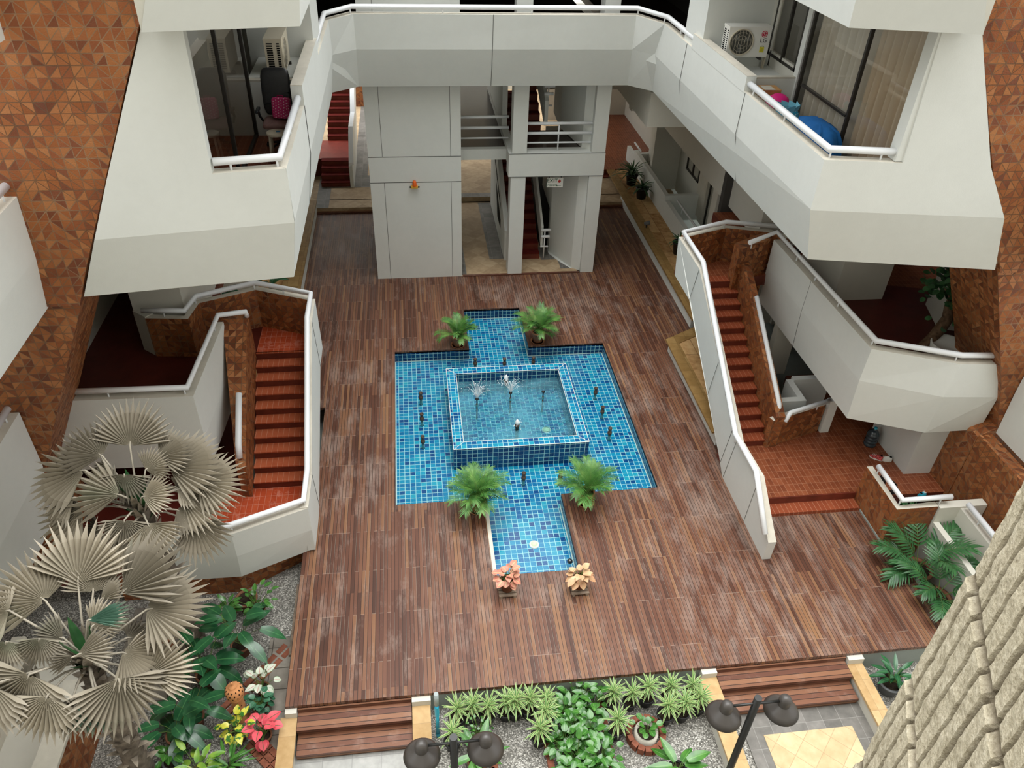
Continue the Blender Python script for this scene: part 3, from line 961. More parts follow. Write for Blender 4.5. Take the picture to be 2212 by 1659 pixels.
# near balconies on the left and right edges of the view
def near_balcony(x0, x1, x2, zc, zk, zb, ya, yb, sgn, label):
    # outer face towards the court; x0 at cap, x1 at crease, x2 at bottom
    ca, k, b = [(x0, yb), (x0, ya)], [(x1, yb), (x1, ya)], [(x2, yb), (x2, ya)]
    inn = [(x2 - sgn * 0.12, yb), (x2 - sgn * 0.12, ya)]
    return parapet(ca, k, b, inn, zc, zk, zb, zc - 0.95, label)
near_balcony(-5.05, -5.10, -5.20, 7.21, 6.33, 5.53, 4.5, 10.18, 1, 'white parapet of the nearer balcony at the upper left edge')
near_balcony(-6.23, -6.24, -6.41, 3.64, 2.51, 1.32, 4.5, 10.18, 1, 'white parapet of the nearer balcony at the lower left edge')
near_balcony(-4.46, -4.48, -4.52, 10.9, 10.0, 9.12, 6.5, 10.05, 1, 'white parapet corner at the very top left')
near_balcony(9.75, 9.8, 9.9, 7.4, 6.6, 5.64, 5.5, 10.1, -1, 'white parapet corner at the right edge beside the terracotta pier')
near_balcony(11.0, 11.0, 11.05, 4.1, 2.95, 1.94, 5.0, 10.18, -1, 'white parapet of the nearer balcony at the lower right edge')
g = MB()
for x0, x1, z in ((-12, -5.3, 6.2), (-12, -6.5, 2.2)):
    g.box(x0, x1, 4.5, 10.1, z - 0.5, z)
struct('floor_slab', g, M['shade_plaster'], 'floors of the nearer balconies on the left', 'floor')
g = MB(); g.box(11.2, 15, 5.0, 10.1, 2.3, 2.8)
struct('floor_slab', g, M['shade_plaster'], 'floor of the nearer balcony on the right', 'floor')

# ---- level one left: balcony, stair hall
L1F = 2.0
g = MB()
capz, kz, bz = 2.94, 1.96, 1.2
c0, c1, c2 = (-6.2, 11.34), (-3.99, 11.3), (-3.88, 13.72)
k0, k1, k2 = (-6.6, 11.34), (-3.99, 11.3), (-3.86, 13.7)
b0, b1, b2 = (-6.9, 11.5), (-4.03, 11.42), (-3.9, 13.6)
A3 = lambda P, z: [(x, y, z) for x, y in P]
C, K, Bq = A3([c0, c1, c2], capz), A3([k0, k1, k2], kz), A3([b0, b1, b2], bz)
I = A3([(-6.2, 11.52), (-4.17, 11.47), (-4.07, 13.72)], capz); F_ = A3([(-6.2, 11.52), (-4.17, 11.47), (-4.07, 13.72)], bz)
g.loft(K, C); g.loft(Bq, K); g.loft(C, I, m=1); g.loft(I, F_); g.loft(F_, Bq)
g.poly([C[2], K[2], Bq[2], F_[2], I[2]])
struct('parapet_wall', g, [PL, M['cap']], 'cream parapet of the dark landing behind the upper fan palm', 'parapet')
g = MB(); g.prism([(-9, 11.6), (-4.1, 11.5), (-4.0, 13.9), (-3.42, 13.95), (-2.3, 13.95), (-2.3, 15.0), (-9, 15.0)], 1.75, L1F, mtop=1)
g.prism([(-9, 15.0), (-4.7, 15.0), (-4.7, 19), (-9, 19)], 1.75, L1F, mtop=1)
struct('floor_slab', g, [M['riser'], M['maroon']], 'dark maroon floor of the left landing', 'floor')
g = MB(); g.box(-3.42, -2.29, 13.97, 15.2, L1F, L1F + .006)
struct('landing_floor', g, M['quarry_worn'], 'bright worn red tiles of the upper landing at the head of the left stairs', 'floor')
# brick faced walls around the upper landing
def brick_wall(P, z0, z1, th, label, capm=True, side=1):
    # P: plan polyline of the visible face; thickness to the left of travel * side
    g = MB()
    n = len(P)
    off = []
    for i in range(n):
        d = Vector((0, 0))
        if i > 0: d += (Vector(P[i]) - Vector(P[i - 1])).normalized()
        if i < n - 1: d += (Vector(P[i + 1]) - Vector(P[i])).normalized()
        d.normalize()
        off.append(Vector(P[i]) + Vector((-d.y, d.x)) * th * side)
    zt = z1 if isinstance(z1, (list, tuple)) else [z1] * n
    A = [(P[i][0], P[i][1], z0) for i in range(n)]; Bt = [(P[i][0], P[i][1], zt[i]) for i in range(n)]
    Ao = [(off[i].x, off[i].y, z0) for i in range(n)]; Bo = [(off[i].x, off[i].y, zt[i]) for i in range(n)]
    g.loft(A, Bt); g.loft(Bo, Ao, m=1); g.loft(Bt, Bo, m=2 if capm else 0); g.loft(Ao, A)
    for q in (0, -1):
        g.poly([A[q], Bt[q], Bo[q], Ao[q]])
    return struct('tiled_wall', g, [M['brick'], PL, M['cap']], label, 'wall')
brick_wall([(-2.29, 14.48), (-3.42, 14.97), (-4.5, 14.5), (-4.6, 13.9), (-5.45, 13.98)], 1.9, 2.93, 0.16, 'terracotta faced wall wrapping the upper landing of the left stairs', side=-1)
g = MB(); g.extr([(-5.45, 14.0, 2.0), (-5.75, 14.25, 2.0), (-5.75, 14.25, 2.95), (-5.45, 14.0, 2.95)], (0.12, 0.14, 0))
g.box(-5.75, -4.75, 14.3, 17.0, 2.0, 3.6)
struct('wall_stub', g, M['shade_plaster'], 'cream stub wall behind the upper landing of the left stairs', 'wall')
# left stairs
def stair_flight(label, x0, x1, y0, z0, n, going, rise, tread_m, base_z, name='tiled_stairs'):
    t = thing(name, label, 'stairs', ((x0 + x1) / 2, y0, base_z))
    for k in range(n):
        y = y0 + k * going
        z = z0 + (k + 1) * rise
        m = MB(t.location)
        m.box(x0, x1, y + 0.012, y + going + 0.02, z - rise - 0.03, z - 0.03, m=1)
        m.box(x0, x1, y, y + going + 0.012, z - 0.03, z, m=0)
        m.build('step', [tread_m, M['riser']], t)
    return t
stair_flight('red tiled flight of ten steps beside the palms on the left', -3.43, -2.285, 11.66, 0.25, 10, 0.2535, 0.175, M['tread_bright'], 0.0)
# stringer wall on the inner side, faced in terracotta
g = MB()
TA = [(-3.62, 11.45, 1.06), (-3.44, 11.45, 1.06), (-3.44, 13.80, 2.93), (-3.92, 13.82, 2.93)]
TB = [(-3.92, 13.82, 2.93), (-3.44, 13.80, 2.93), (-3.44, 14.02, 2.93), (-3.92, 14.02, 2.93)]
g.poly(TA); g.poly(TB)
for p, q in zip(TA + TB, TA[1:] + TA[:1] + TB[1:] + TB[:1]):
    if p[1] == q[1] and p[1] not in (11.45, 14.02): continue
    zl = lambda y: 0.25 if y < 13 else 1.78
    g.poly([p, q, (q[0], q[1], zl(q[1])), (p[0], p[1], zl(p[1]))])
struct('tiled_wall', g, M['brick'], 'sloping terracotta faced wall on the inner side of the left stairs', 'wall')
# outer parapet of the left stairs
g = MB()
pr = [(10.13, 0.05), (11.05, 0.05), (13.9, 1.6), (14.6, 1.62), (14.48, 2.93), (13.62, 2.93), (11.0, 1.17), (10.13, 1.17)]
g.extr([(-2.14, y, z) for y, z in pr], (-0.14, 0, 0))
for a, b in (((11.0, 1.17), (11.2, 0.12)), ((13.62, 2.93), (13.9, 1.6))):
    g.tube([(-2.137, *a), (-2.137, *b)], 0.005, 4, m=1, s=False)
struct('parapet_wall', g, [PL, M['joint']], 'white sloping parapet on the deck side of the left stairs', 'parapet')
g = MB()
pr = [(11.0, 1.172), (13.62, 2.932), (14.48, 2.932), (14.48, 2.945), (13.60, 2.945), (10.98, 1.186), (10.13, 1.186), (10.13, 1.172)]
g.extr([(-2.135, y, z) for y, z in pr], (-0.15, 0, 0))
struct('parapet_cap', g, M['cap'], 'cream cap along the sloping parapet of the left stairs', 'parapet')
# low landing and its angled parapet
g = MB(); g.prism([(-4.3, 9.75), (-3.4, 9.75), (-2.29, 10.2), (-2.29, 11.7), (-4.3, 11.7)], 0.0, 0.25, mtop=1)
g.prism([(-7, 9.75), (-4.3, 9.75), (-4.3, 11.7), (-7, 11.7)], 0.0, 0.25, mtop=2)
g.prism([(-7, 11.7), (-3.66, 11.7), (-3.66, 17), (-7, 17)], 0.0, 0.25, mtop=2)
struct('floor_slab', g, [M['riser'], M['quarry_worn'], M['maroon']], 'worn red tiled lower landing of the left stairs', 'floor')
parapet([(-5.2, 9.66), (-3.40, 9.62), (-2.14, 10.13)], [(-5.2, 9.66), (-3.40, 9.62), (-2.14, 10.13)], [(-5.2, 9.68), (-3.43, 9.66), (-2.18, 10.2)], [(-5.2, 9.80), (-3.45, 9.78), (-2.28, 10.25)], 1.17, 0.6, 0.0, 0.25,
        'white angled parapet around the lower landing above the potted plants')
brick_wall([(-5.6, 9.72), (-3.5, 9.72), (-2.45, 10.35), (-2.40, 11.2)], -0.5, 0.06, 0.2, 'terracotta faced base below the lower landing of the left stairs', capm=False)
# enclosure behind, keeps the hall dark
g = MB()
g.box(-9, -6.9, 14.2, 19.2, -0.5, 5.70); g.box(-9.2, -9, 11.3, 19.2, -0.5, 5.70); g.box(-9, -4.3, 19.0, 19.2, -0.5, 5.70)
g.box(-4.9, -4.6, 15.4, 19.0, 2.9, 5.70)
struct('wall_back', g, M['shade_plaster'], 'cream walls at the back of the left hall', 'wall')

# ---- left planter beside the deck
g = MB(); g.box(-3.36, -3.24, 15.3, 25.3, -0.07, 0.36); g.box(-3.74, -3.22, 15.3, 25.3, 0.36, 0.41, 1); g.box(-5.6, -3.74, 15.3, 25.3, 0.2, 0.35, 2)
struct('planter', g, [PL, M['brown_cap'], M['travertine']], 'long planter with brown coping left of the deck', 'planter')
g = MB(); g.box(-5.9, -5.6, 15.2, 27.8, -0.1, 5.70)
struct('wall_left', g, M['shade_plaster'], 'cream wall behind the left planter', 'wall')

# unseen fourth side of the court, made tall to block sky light
g = MB(); g.box(-14, 15, -2.7, -2.5, -0.5, 34)
struct('wall_front', g, M['shade_plaster'], 'pale building wall on the near side of the court, out of view', 'wall')

# ---- right side: entrance landing, stairs, level-one balcony
g = MB(); g.prism([(6.42, 10.47), (8.84, 10.47), (8.99, 10.3), (11, 10.3), (14, 10.3), (14, 14.5), (9.0, 14.5), (8.9, 12.4), (7.5, 12.05), (6.42, 12.05)], 0.0, 0.25, mtop=1)
struct('floor_slab', g, [M['riser'], M['quarry']], 'red-brown tiled entrance landing at the foot of the right stairs', 'floor')
t = thing('tiled_step', 'low red tiled step between the deck and the entrance landing', 'step', (7.6, 10.3, 0))
m = MB(t.location); m.box(6.45, 8.83, 10.17, 10.44, 0.0, 0.085); m.build('tread', M['tread'], t)
m = MB(t.location); m.box(6.45, 8.83, 10.44, 10.465, 0.085, 0.25); m.build('riser', M['riser'], t)
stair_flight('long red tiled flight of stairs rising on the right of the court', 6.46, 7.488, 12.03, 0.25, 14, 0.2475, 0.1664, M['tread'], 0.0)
g = MB(); g.prism([(6.3, 15.24), (7.5, 15.24), (8.3, 15.5), (14, 14.0), (14, 19), (8.2, 19), (8.2, 16.4), (7.4, 16.75), (6.3, 16.2)], 2.3, 2.579, mtop=1)
g.prism([(8.5, 11.2), (9.9, 10.6), (14, 10.5), (14, 14.0), (8.5, 15.5)], 2.3, 2.579, mtop=2)
struct('floor_slab', g, [M['riser'], M['quarry'], M['maroon']], 'red tiled upper landing and dark floor behind the right balcony parapet', 'floor')
# outer parapet of the right stairs
g = MB()
pr = [(9.12, 0.0), (9.05, 0.56), (10.0, 1.36), (11.05, 1.3), (14.3, 3.46), (15.85, 3.46), (15.75, 2.5), (14.6, 2.5), (11.7, 0.3), (11.4, 0.0)]
face = [(6.12 + 0.20 * (1 - min(1, z / 3.0)), y, z) for y, z in pr]
back = [(x + 0.16, y, z) for x, y, z in face]
g.poly(face); g.poly(list(reversed(back)))
for i in range(len(pr)):
    j = (i + 1) % len(pr)
    g.poly([face[i], face[j], back[j], back[i]], m=1 if 1 <= i <= 4 else 0)
for a, b in (((11.05, 1.3), (11.35, 0.05)), ((11.3, 1.45), (11.6, 0.25)), ((12.5, 2.24), (12.8, 1.15)), ((14.3, 3.46), (14.6, 2.5)), ((9.9, 1.27), (10.1, 0.02))):
    g.tube([(6.117 + 0.20 * (1 - min(1, a[1] / 3)), *a), (6.117 + 0.20 * (1 - min(1, b[1] / 3)), *b)], 0.005, 4, m=2, s=False)
struct('parapet_wall', g, [PL, M['cap'], M['joint']], 'tall white sloping parapet on the pool side of the right stairs', 'parapet')
brick_wall([(6.28, 15.82), (7.42, 16.24), (8.4, 15.95), (8.7, 15.6)], 2.5, 3.46, 0.16, 'terracotta faced wall around the upper landing of the right stairs', side=1)
g = MB()
pr = [(11.98, 0.25), (11.95, 1.12), (14.2, 2.52), (15.1, 3.05), (15.28, 3.05), (15.28, 1.9), (14.6, 1.8), (12.6, 0.25)]
g.extr([(7.5, y, z) for y, z in pr], (0.2, 0, 0))
g.prism([(7.34, 15.12), (8.3, 15.6), (8.3, 16.0), (7.34, 15.45)], 1.9, 3.46)
struct('tiled_wall', g, M['brick'], 'sloping terracotta faced wall on the inner side of the right stairs', 'wall')
# level one parapet
g = MB()
cap = [(8.30, 15.5), (8.38, 11.0), (9.80, 10.40), (10.55, 10.33)]
kr = [(8.30, 15.5), (8.37, 11.0), (9.74, 10.37), (10.80, 10.28)]
bt = [(8.40, 15.67), (8.47, 11.08), (9.83, 10.51), (10.99, 10.51)]
inn = [(8.46, 15.5), (8.54, 11.13), (9.86, 10.56), (10.6, 10.48)]
C, K, Bq, I, F_ = A3(cap, 3.50), A3(kr, 2.76), A3(bt, 1.75), A3(inn, 3.5), A3(inn, 2.6)
g.loft(K, C); g.loft(Bq, K); g.loft(C, I, m=1); g.loft(I, F_); g.loft(F_, Bq); g.poly([C[0], K[0], Bq[0], F_[0], I[0]]); g.poly([C[3], K[3], Bq[3], F_[3], I[3]])
g.tube([(8.335, 13.55, 3.5), (8.33, 13.57, 2.76), (8.42, 13.65, 1.76)], .005, 4, m=2, s=False)
struct('parapet_wall', g, [PL, M['cap'], M['joint']], 'large white faceted balcony parapet on the right above the entrance landing', 'parapet')
# enclosure of the right halls
g = MB()
g.box(9.4, 9.6, 14.2, 16.0, 2.58, 5.70); g.box(9.6, 10.6, 14.2, 14.4, 2.58, 5.70); 
g.box(8.5, 9.0, 14.6, 14.8, 0.25, 2.3)
struct('wall_back', g, M['shade_plaster'], 'cream walls at the back of the right halls', 'wall')
g = MB(); g.prism([(11.2, 12.9), (12.4, 12.5), (12.4, 13.9), (11.5, 13.9)], 2.58, 4.2)
struct('wall_stub', g, M['shade_plaster'], 'cream wall block behind the tree on the right balcony', 'wall')
g = MB(); g.prism([(10.12, 10.88), (11.08, 10.86), (11.08, 12.3), (10.08, 12.25)], 0.25, 1.95)
struct('column_block', g, M['plaster'], 'pale square column standing on the entrance landing beside the water bottles', 'column')
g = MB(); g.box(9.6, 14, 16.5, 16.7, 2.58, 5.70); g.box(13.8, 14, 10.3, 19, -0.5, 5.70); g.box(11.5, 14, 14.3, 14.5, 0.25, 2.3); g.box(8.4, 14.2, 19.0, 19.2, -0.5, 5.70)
struct('wall_back', g, M['painted_shade_wall'], 'dim walls deep inside the right halls', 'wall')
# low terracotta wall beside the stair foot, white post, low white walls
brick_wall([(7.46, 11.95), (8.86, 12.40)], 0.25, 1.02, 0.14, 'low terracotta faced wall between the stair foot and the white post', side=1)
g = MB(); g.box(8.90, 9.10, 12.34, 12.48, 0.25, 1.15)
struct('wall_post', g, PL, 'white post ending the low terracotta wall on the entrance landing', 'post')
g = MB(); g.box(7.75, 7.9, 12.6, 16, 0.25, 1.0); g.box(7.9, 8.5, 12.6, 12.75, 0.25, 1.0); g.box(8.35, 8.5, 12.75, 13.4, 0.25, 1.0); g.box(8.5, 9.4, 13.3, 13.45, 0.25, 1.05)
struct('low_wall', g, PL, 'low white angled walls behind the right stairs', 'wall')
# lower right terracotta parapet
brick_wall([(8.85, 10.48), (8.85, 9.29), (9.70, 9.29)], -0.5, 0.95, 0.13, 'terracotta faced parapet with white cap beside the right end of the deck', side=1)
g = MB(); g.box(9.72, 10.7, 9.25, 9.42, -0.5, 0.94)
g.box(9.72, 9.84, 6.0, 9.25, -0.5, 0.55); g.box(10.15, 10.3, 5.0, 9.25, -0.5, 0.9)
struct('low_wall', g, M['shade_plaster'], 'white low walls behind the potted palms on the right', 'wall')

g = MB(); g.box(10.72, 11.0, 6.0, 10.19, -0.5, 1.9)
struct('wall_right', g, M['brick'], 'terracotta faced wall behind the white low walls on the right', 'wall')
# ---- right planters
g = MB()
g.box(7.42, 7.52, 17.2, 25.5, -0.07, 0.34); g.box(7.36, 7.66, 17.0, 27.6, 0.34, 0.40, 1); g.box(7.66, 8.42, 17.0, 28.0, 0.15, 0.33, 2)
struct('planter', g, [PL, M['brown_cap'], M['travertine']], 'long planter with brown coping and tan slabs right of the tower', 'planter')
g = MB()
pl_o = [(6.36, 12.4), (6.36, 16.10), (7.5, 16.72), (7.5, 12.4)]
g.prism([(6.5, 12.4), (6.48, 16.15), (7.3, 16.6), (7.3, 12.4)], -0.07, 0.36)
g.prism([(6.36, 12.4), (6.36, 16.10), (7.4, 16.68), (7.4, 16.3), (6.66, 15.9), (6.66, 12.4)], 0.36, 0.41, 1)
g.prism([(6.66, 12.4), (6.66, 15.9), (7.45, 16.33), (7.45, 12.4)], 0.2, 0.395, 2)
struct('planter', g, [PL, M['brown_cap'], M['travertine']], 'angled planter with brown coping between the deck and the right stairs', 'planter')
# facade behind the right planter
FX = 9.3
g = MB()
g.box(8.37, 8.52, 17.0, 23.5, 0.2, 0.95); g.box(8.37, 8.52, 23.5, 27.7, 0.2, 1.1); g.box(8.37, 8.50, 27.7, 28.7, 0.2, 0.9)
g.box(8.52, 9.7, 23.5, 23.65, 0.2, 1.1); g.box(8.52, 9.2, 27.55, 27.7, 0.2, 1.0)
struct('low_wall', g, PL, 'white stepped low wall behind the long right planter', 'wall')
g = MB()
g.box(8.6, 9.7, 26.1, 26.3, 0.2, 4.6); g.box(8.9, 9.1, 26.3, 27.6, 0.2, 4.6); g.box(9.6, 9.8, 16.9, 26.1, 0.2, 4.6, 1)
g.box(8.8, 9.02, 20.3, 20.7, 0.2, 4.6); g.box(8.6, 8.9, 16.9, 26.3, 2.75, 4.6); g.box(8.62, 9.7, 17.0, 17.2, 0.2, 4.6)
struct('wall_right', g, [M['shade_plaster'], M['shade_plaster']], 'shaded cream facade with recessed doors right of the tower', 'wall')
def glazed(name, label, cat, plane, a0, a1, z0, z1, nx, axis='x', bars=(), curtain=None, depth=0.06):
    # plane: constant coordinate; a: running coordinate
    def P(a, z, d=0.0):
        return (plane + d, a, z) if axis == 'x' else (a, plane + d, z)
    base = P((a0 + a1) / 2, z0)
    t = thing(name, label, cat, base)
    fw = 0.055
    def bx(m, aa, ab, za, zb, d0=-0.03, d1=0.03):
        if axis == 'x': m.box(plane + d0, plane + d1, aa, ab, za, zb)
        else: m.box(aa, ab, plane + d0, plane + d1, za, zb)
    m = MB(base)
    bx(m, a0, a1, z0, z0 + fw); bx(m, a0, a1, z1 - fw, z1)
    for k in range(nx + 1):
        a = a0 + (a1 - a0) * k / nx
        a = min(max(a, a0 + fw / 2), a1 - fw / 2)
        bx(m, a - fw / 2, a + fw / 2, z0, z1)
    for aa, ab, zz in bars:
        bx(m, aa, ab, zz - 0.02, zz + 0.02)
    m.build('frame', M['frame'], t)
    for k in range(nx):
        m = MB(base); aa = a0 + (a1 - a0) * k / nx; ab = a0 + (a1 - a0) * (k + 1) / nx
        m.poly([P(aa, z0), P(ab, z0), P(ab, z1), P(aa, z1)])
        m.build('pane', M['glass'], t)
    return t, base
glazed('window', 'small dark two-pane window on the shaded facade right of the tower', 'window', 9.58, 23.9, 25.2, 1.35, 2.5, 2)
glazed('sliding_door', 'dark glass door low on the shaded facade right of the tower', 'door', 9.58, 20.8, 22.8, 0.35, 2.7, 2)
g = MB(); g.box(9.52, 9.6, 22.95, 23.75, 0.4, 2.55); struct('door_1', g, M['cap'], 'cream door between the dark glass doors and the small window', 'door')
# right far corner: beam, red floor, dark back
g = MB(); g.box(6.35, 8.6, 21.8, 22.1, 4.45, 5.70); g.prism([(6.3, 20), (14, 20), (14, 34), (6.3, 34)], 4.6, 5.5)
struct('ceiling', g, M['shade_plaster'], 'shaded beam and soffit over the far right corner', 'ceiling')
g = MB(); g.box(6.6, 12, 27.7, 34, 0.15, 0.36, 0); g.box(6.6, 7.6, 27.35, 27.7, -0.05, 0.2, 1)
struct('floor_slab', g, [M['quarry'], M['riser']], 'red floor in the far right corner', 'floor')
g = MB(); g.box(6.0, 14, 34, 34.2, -0.2, 5.5); g.box(9.6, 9.8, 28.6, 34, 0.2, 4.6)
struct('wall_back', g, M['shade_plaster'], 'far wall of the right corner', 'wall')

# ---- tower
TY = 20.5
g = MB()
TP = M['plaster']
g.box(-1.12, 1.37, TY, 24.5, -0.05, 9.2)
g.box(2.75, 3.17, TY, 20.95, 0, 3.08); g.box(2.77, 3.17, TY, 20.95, 3.74, 5.75); g.box(2.77, 3.17, TY, 20.95, 6.44, 9.2)
g.box(4.98, 5.37, TY, 21.0, 0, 3.08); g.box(4.98, 5.37, TY, 21.0, 3.74, 5.75); g.box(4.98, 5.37, TY, 21.0, 6.44, 9.2)
g.box(2.68, 5.38, TY - 0.015, 20.95, 3.08, 3.74)
g.box(2.70, 2.90, 20.95, 26, 3.3, 3.74)
g.box(1.37, 2.75, 21.25, 21.45, 3.30, 3.60)
# deep inner side wall of the right pier
g.prism([(4.72, 20.75), (4.98, 20.75), (5.1, 24), (4.28, 24), (4.2, 21.75), (4.45, 21.2)], 0, 0.02)
g.prism([(4.74, 20.78), (5.0, 20.6), (5.3, 20.9), (5.2, 24), (4.28, 24.0), (4.22, 21.9)], 0, 3.3)
g.prism([(4.78, 20.9), (5.0, 20.7), (5.3, 20.9), (5.2, 24), (4.5, 24.0), (4.45, 22.6)], 3.74, 5.75)
struct('tower', g, TP, 'white stair tower standing at the far end of the deck', 'tower')
g = MB()
yy = TY - 0.003
for z in (2.98, 3.70):
    g.box(-1.125, 1.372, yy, yy + .01, z - .009, z + .009); 
for x, za, zb in ((-0.74, 0.0, 2.98), (1.09, 0.0, 2.98), (-0.74, 3.7, 5.75), (1.09, 3.7, 5.75), (-0.74, 6.5, 9)):
    g.box(x - .006, x + .006, yy, yy + .01, za, zb)
g.box(2.68, 5.38, yy - .014, yy - .004, 3.075, 3.09); g.box(2.68, 5.38, yy - .014, yy - .004, 3.73, 3.745)
struct('tower_joint', g, M['joint'], 'dark shadow joints dividing the tower wall into panels', 'trim')
# tower floors and stairs
g = MB(); g.box(1.37, 4.9, 20.5, 25.75, -0.05, 0.012, 0)
struct('floor_slab', g, M['tan_floor'], 'tan stone floor of the passage through the tower', 'floor')
g = MB(); g.box(1.37, 1.52, 20.55, 25.75, 0.012, 0.016); g.box(2.30, 2.74, 21.5, 25.7, 0.012, 0.016); g.box(3.9, 4.45, 21.35, 22.2, 0.012, 0.016); g.box(4.42, 4.75, 20.75, 21.4, 0.012, 0.016)
struct('floor_border', g, M['grey_tile'], 'dark slate border strips on the passage floor', 'floor')
g = MB(); g.box(1.4, 4.95, 20.46, 20.54, 0.0, 0.03)
struct('threshold', g, M['plank'], 'wooden threshold between the deck and the tower passage', 'trim')
g = MB(); g.box(-3.6, 9.5, 25.85, 39, -0.2, 0.16, 0); g.box(-3.6, 9.5, 25.78, 25.9, -0.2, 0.0, 1)
g.box(1.3, 3.4, 25.86, 26.2, 0.16, 0.165, 2)
tag(g.build('floor_slab', [M['tan_floor'], M['black'], M['grey_tile']]), 'raised tan floor beyond the tower passage', 'floor', kind='structure')
g = MB(); g.box(-3.3, -1.12, 25.2, 25.9, -0.05, 0.16, 0); g.box(-3.3, -1.1, 26.9, 28, 0.155, 0.165, 1); g.box(-2.1, -1.6, 27, 36, 0.16, 0.166, 1); g.box(-3.3, -2.85, 25.2, 27, 0.155, 0.166, 1)
g.box(5.37, 7.5, 25.2, 25.9, -0.05, 0.16, 0)
struct('floor_border', g, [M['tan_floor'], M['grey_tile']], 'grey bordered tan floor left of the tower', 'floor')
stair_flight('dark red carpeted stairs inside the tower', 2.95, 3.85, 21.42, 0.01, 18, 0.29, 0.2, M['carpet'], 0.0, 'carpeted_stairs')
g = MB()
g.extr([(2.74, 21.4, 0), (2.74, 21.4, 1.0), (2.74, 25.6, 3.5), (2.74, 25.6, 0.0)], (0.14, 0, 0))
struct('stair_wall', g, TP, 'white balustrade wall left of the carpeted stairs in the tower', 'wall')
g = MB()
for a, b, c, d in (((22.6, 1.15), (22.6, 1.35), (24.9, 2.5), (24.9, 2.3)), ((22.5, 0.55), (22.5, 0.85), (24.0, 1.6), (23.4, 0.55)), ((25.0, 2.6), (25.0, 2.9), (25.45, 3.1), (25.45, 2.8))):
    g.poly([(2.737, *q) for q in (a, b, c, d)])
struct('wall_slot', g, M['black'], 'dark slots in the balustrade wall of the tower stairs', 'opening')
g = MB()
g.extr([(3.87, 21.45, 0.45), (3.87, 21.45, 1.1), (3.87, 26.5, 4.3), (3.87, 26.5, 3.6)], (0.07, 0, 0))
struct('stair_wall', g, TP, 'sloping white balustrade right of the carpeted stairs in the tower', 'wall')
g = MB(); g.box(4.0, 4.9, 22.2, 26, 0.02, 1.35); struct('recess', g, M['black'], 'dark recess under the tower landing', 'opening')  # solid black box, its colour stands in for shade under the landing
g = MB(); g.box(1.37, 2.9, 21.45, 27.4, 3.36, 3.56, 1); g.box(2.9, 4.98, 20.55, 22.4, 3.5, 3.72, 1)
struct('floor_slab', g, [TP, M['darkfloor']], 'dark floor of the upper tower landing', 'floor')
stair_flight('dark red stairs rising from the upper tower landing', 3.2, 3.85, 22.4, 3.72, 9, 0.28, 0.2, M['carpet'], 3.72, 'carpeted_stairs')
g = MB()
g.extr([(3.87, 22.0, 4.0), (3.87, 22.0, 4.7), (3.87, 24.4, 5.8), (3.87, 24.4, 5.0)], (0.1, 0, 0)); g.extr([(2.72, 22.6, 3.56), (2.72, 22.6, 5.75), (2.72, 27, 5.75), (2.72, 27, 3.56)], (0.15, 0, 0))
struct('stair_wall', g, TP, 'white walls beside the upper flight in the tower', 'wall')
# far end wall with a bright window
g = MB()
for x0, x1, z0, z1 in ((-9, 2.43, -0.2, 9.2), (3.55, 12, -0.2, 9.2), (2.43, 3.55, -0.2, 0.80), (2.43, 3.55, 1.75, 9.2), (2.86, 3.36, 0.8, 1.75)):
    g.box(x0, x1, 38.5, 38.7, z0, z1)
struct('wall_back', g, M['shade_plaster'], 'far back wall beyond the tower with small garden openings', 'wall')
g = MB(); g.box(4.2, 8.3, 26.8, 27.0, 3.6, 5.70); g.box(-9, -4.4, 27.8, 28, -0.2, 9.2)
struct('wall_back', g, M['shade_plaster'], 'shaded walls behind the tower', 'wall')
g = MB()
for k in range(8):
    x = 2.88 + k * 0.06
    g.box(x, x + 0.035, 38.4, 38.5, 0.8, 1.75)
tag(g.build('slatted_screen', M['pole']), 'dark slatted screen beside the bright far window beyond the tower', 'screen')
# pillars beside the galleries
g = MB(); g.box(-2.9, -1.70, 15.85, 17.2, 6.45, 9.28); g.box(-9, -2.9, 17.0, 17.2, 6.45, 9.28)
struct('pillar', g, PL, 'white wall block behind the air conditioner on the left balcony', 'wall')
g = MB(); g.box(6.05, 9.2, 16.25, 17.4, 6.45, 9.28)
struct('pillar', g, PL, 'white wall block behind the air conditioner on the right balcony', 'wall')
g = MB(); g.box(-6.2, -6.0, 10.3, 17, 6.45, 9.28); g.box(-6.2, -2.75, 14.45, 14.6, 6.45, 9.28)
struct('wall_left', g, M['shade_plaster'], 'room walls behind the glass doors of the left balcony', 'wall')
g = MB(); g.box(10.9, 11.0, 10.4, 17, 6.45, 9.28); g.box(7.5, 11, 14.55, 14.7, 6.45, 9.28); g.box(7.43, 7.47, 15.95, 16.3, 6.45, 9.28); g.box(7.43, 7.5, 14.6, 16.0, 6.45, 7.55)
struct('wall_right', g, M['shade_plaster'], 'room walls behind the glass doors of the right balcony', 'wall')
g = MB(); g.box(-2.75, -1.84, 14.42, 14.55, 6.45, 7.4); g.box(-2.75, -1.84, 14.42, 14.55, 7.4, 7.43, 1)
struct('partition', g, [PL, M['cap']], 'low white partition behind the office chair', 'wall')
g = MB(); g.box(-2.75, -1.84, 14.55, 15.85, 7.2, 7.445)
struct('ledge', g, PL, 'white ledge carrying the cream air conditioner on the left balcony', 'ledge')
g = MB(); g.box(6.18, 7.44, 14.62, 16.25, 7.1, 7.25); g.box(6.3, 7.2, 15.9, 16.25, 7.25, 7.46)
struct('ledge', g, PL, 'white ledge under the branded air conditioner', 'ledge')
g = MB(); g.box(6.16, 7.44, 14.5, 14.62, 6.45, 7.4); g.box(6.16, 7.44, 14.5, 14.62, 7.4, 7.43, 1)
struct('partition', g, [PL, M['cap']], 'low white partition between the right balcony and the air conditioner', 'wall')
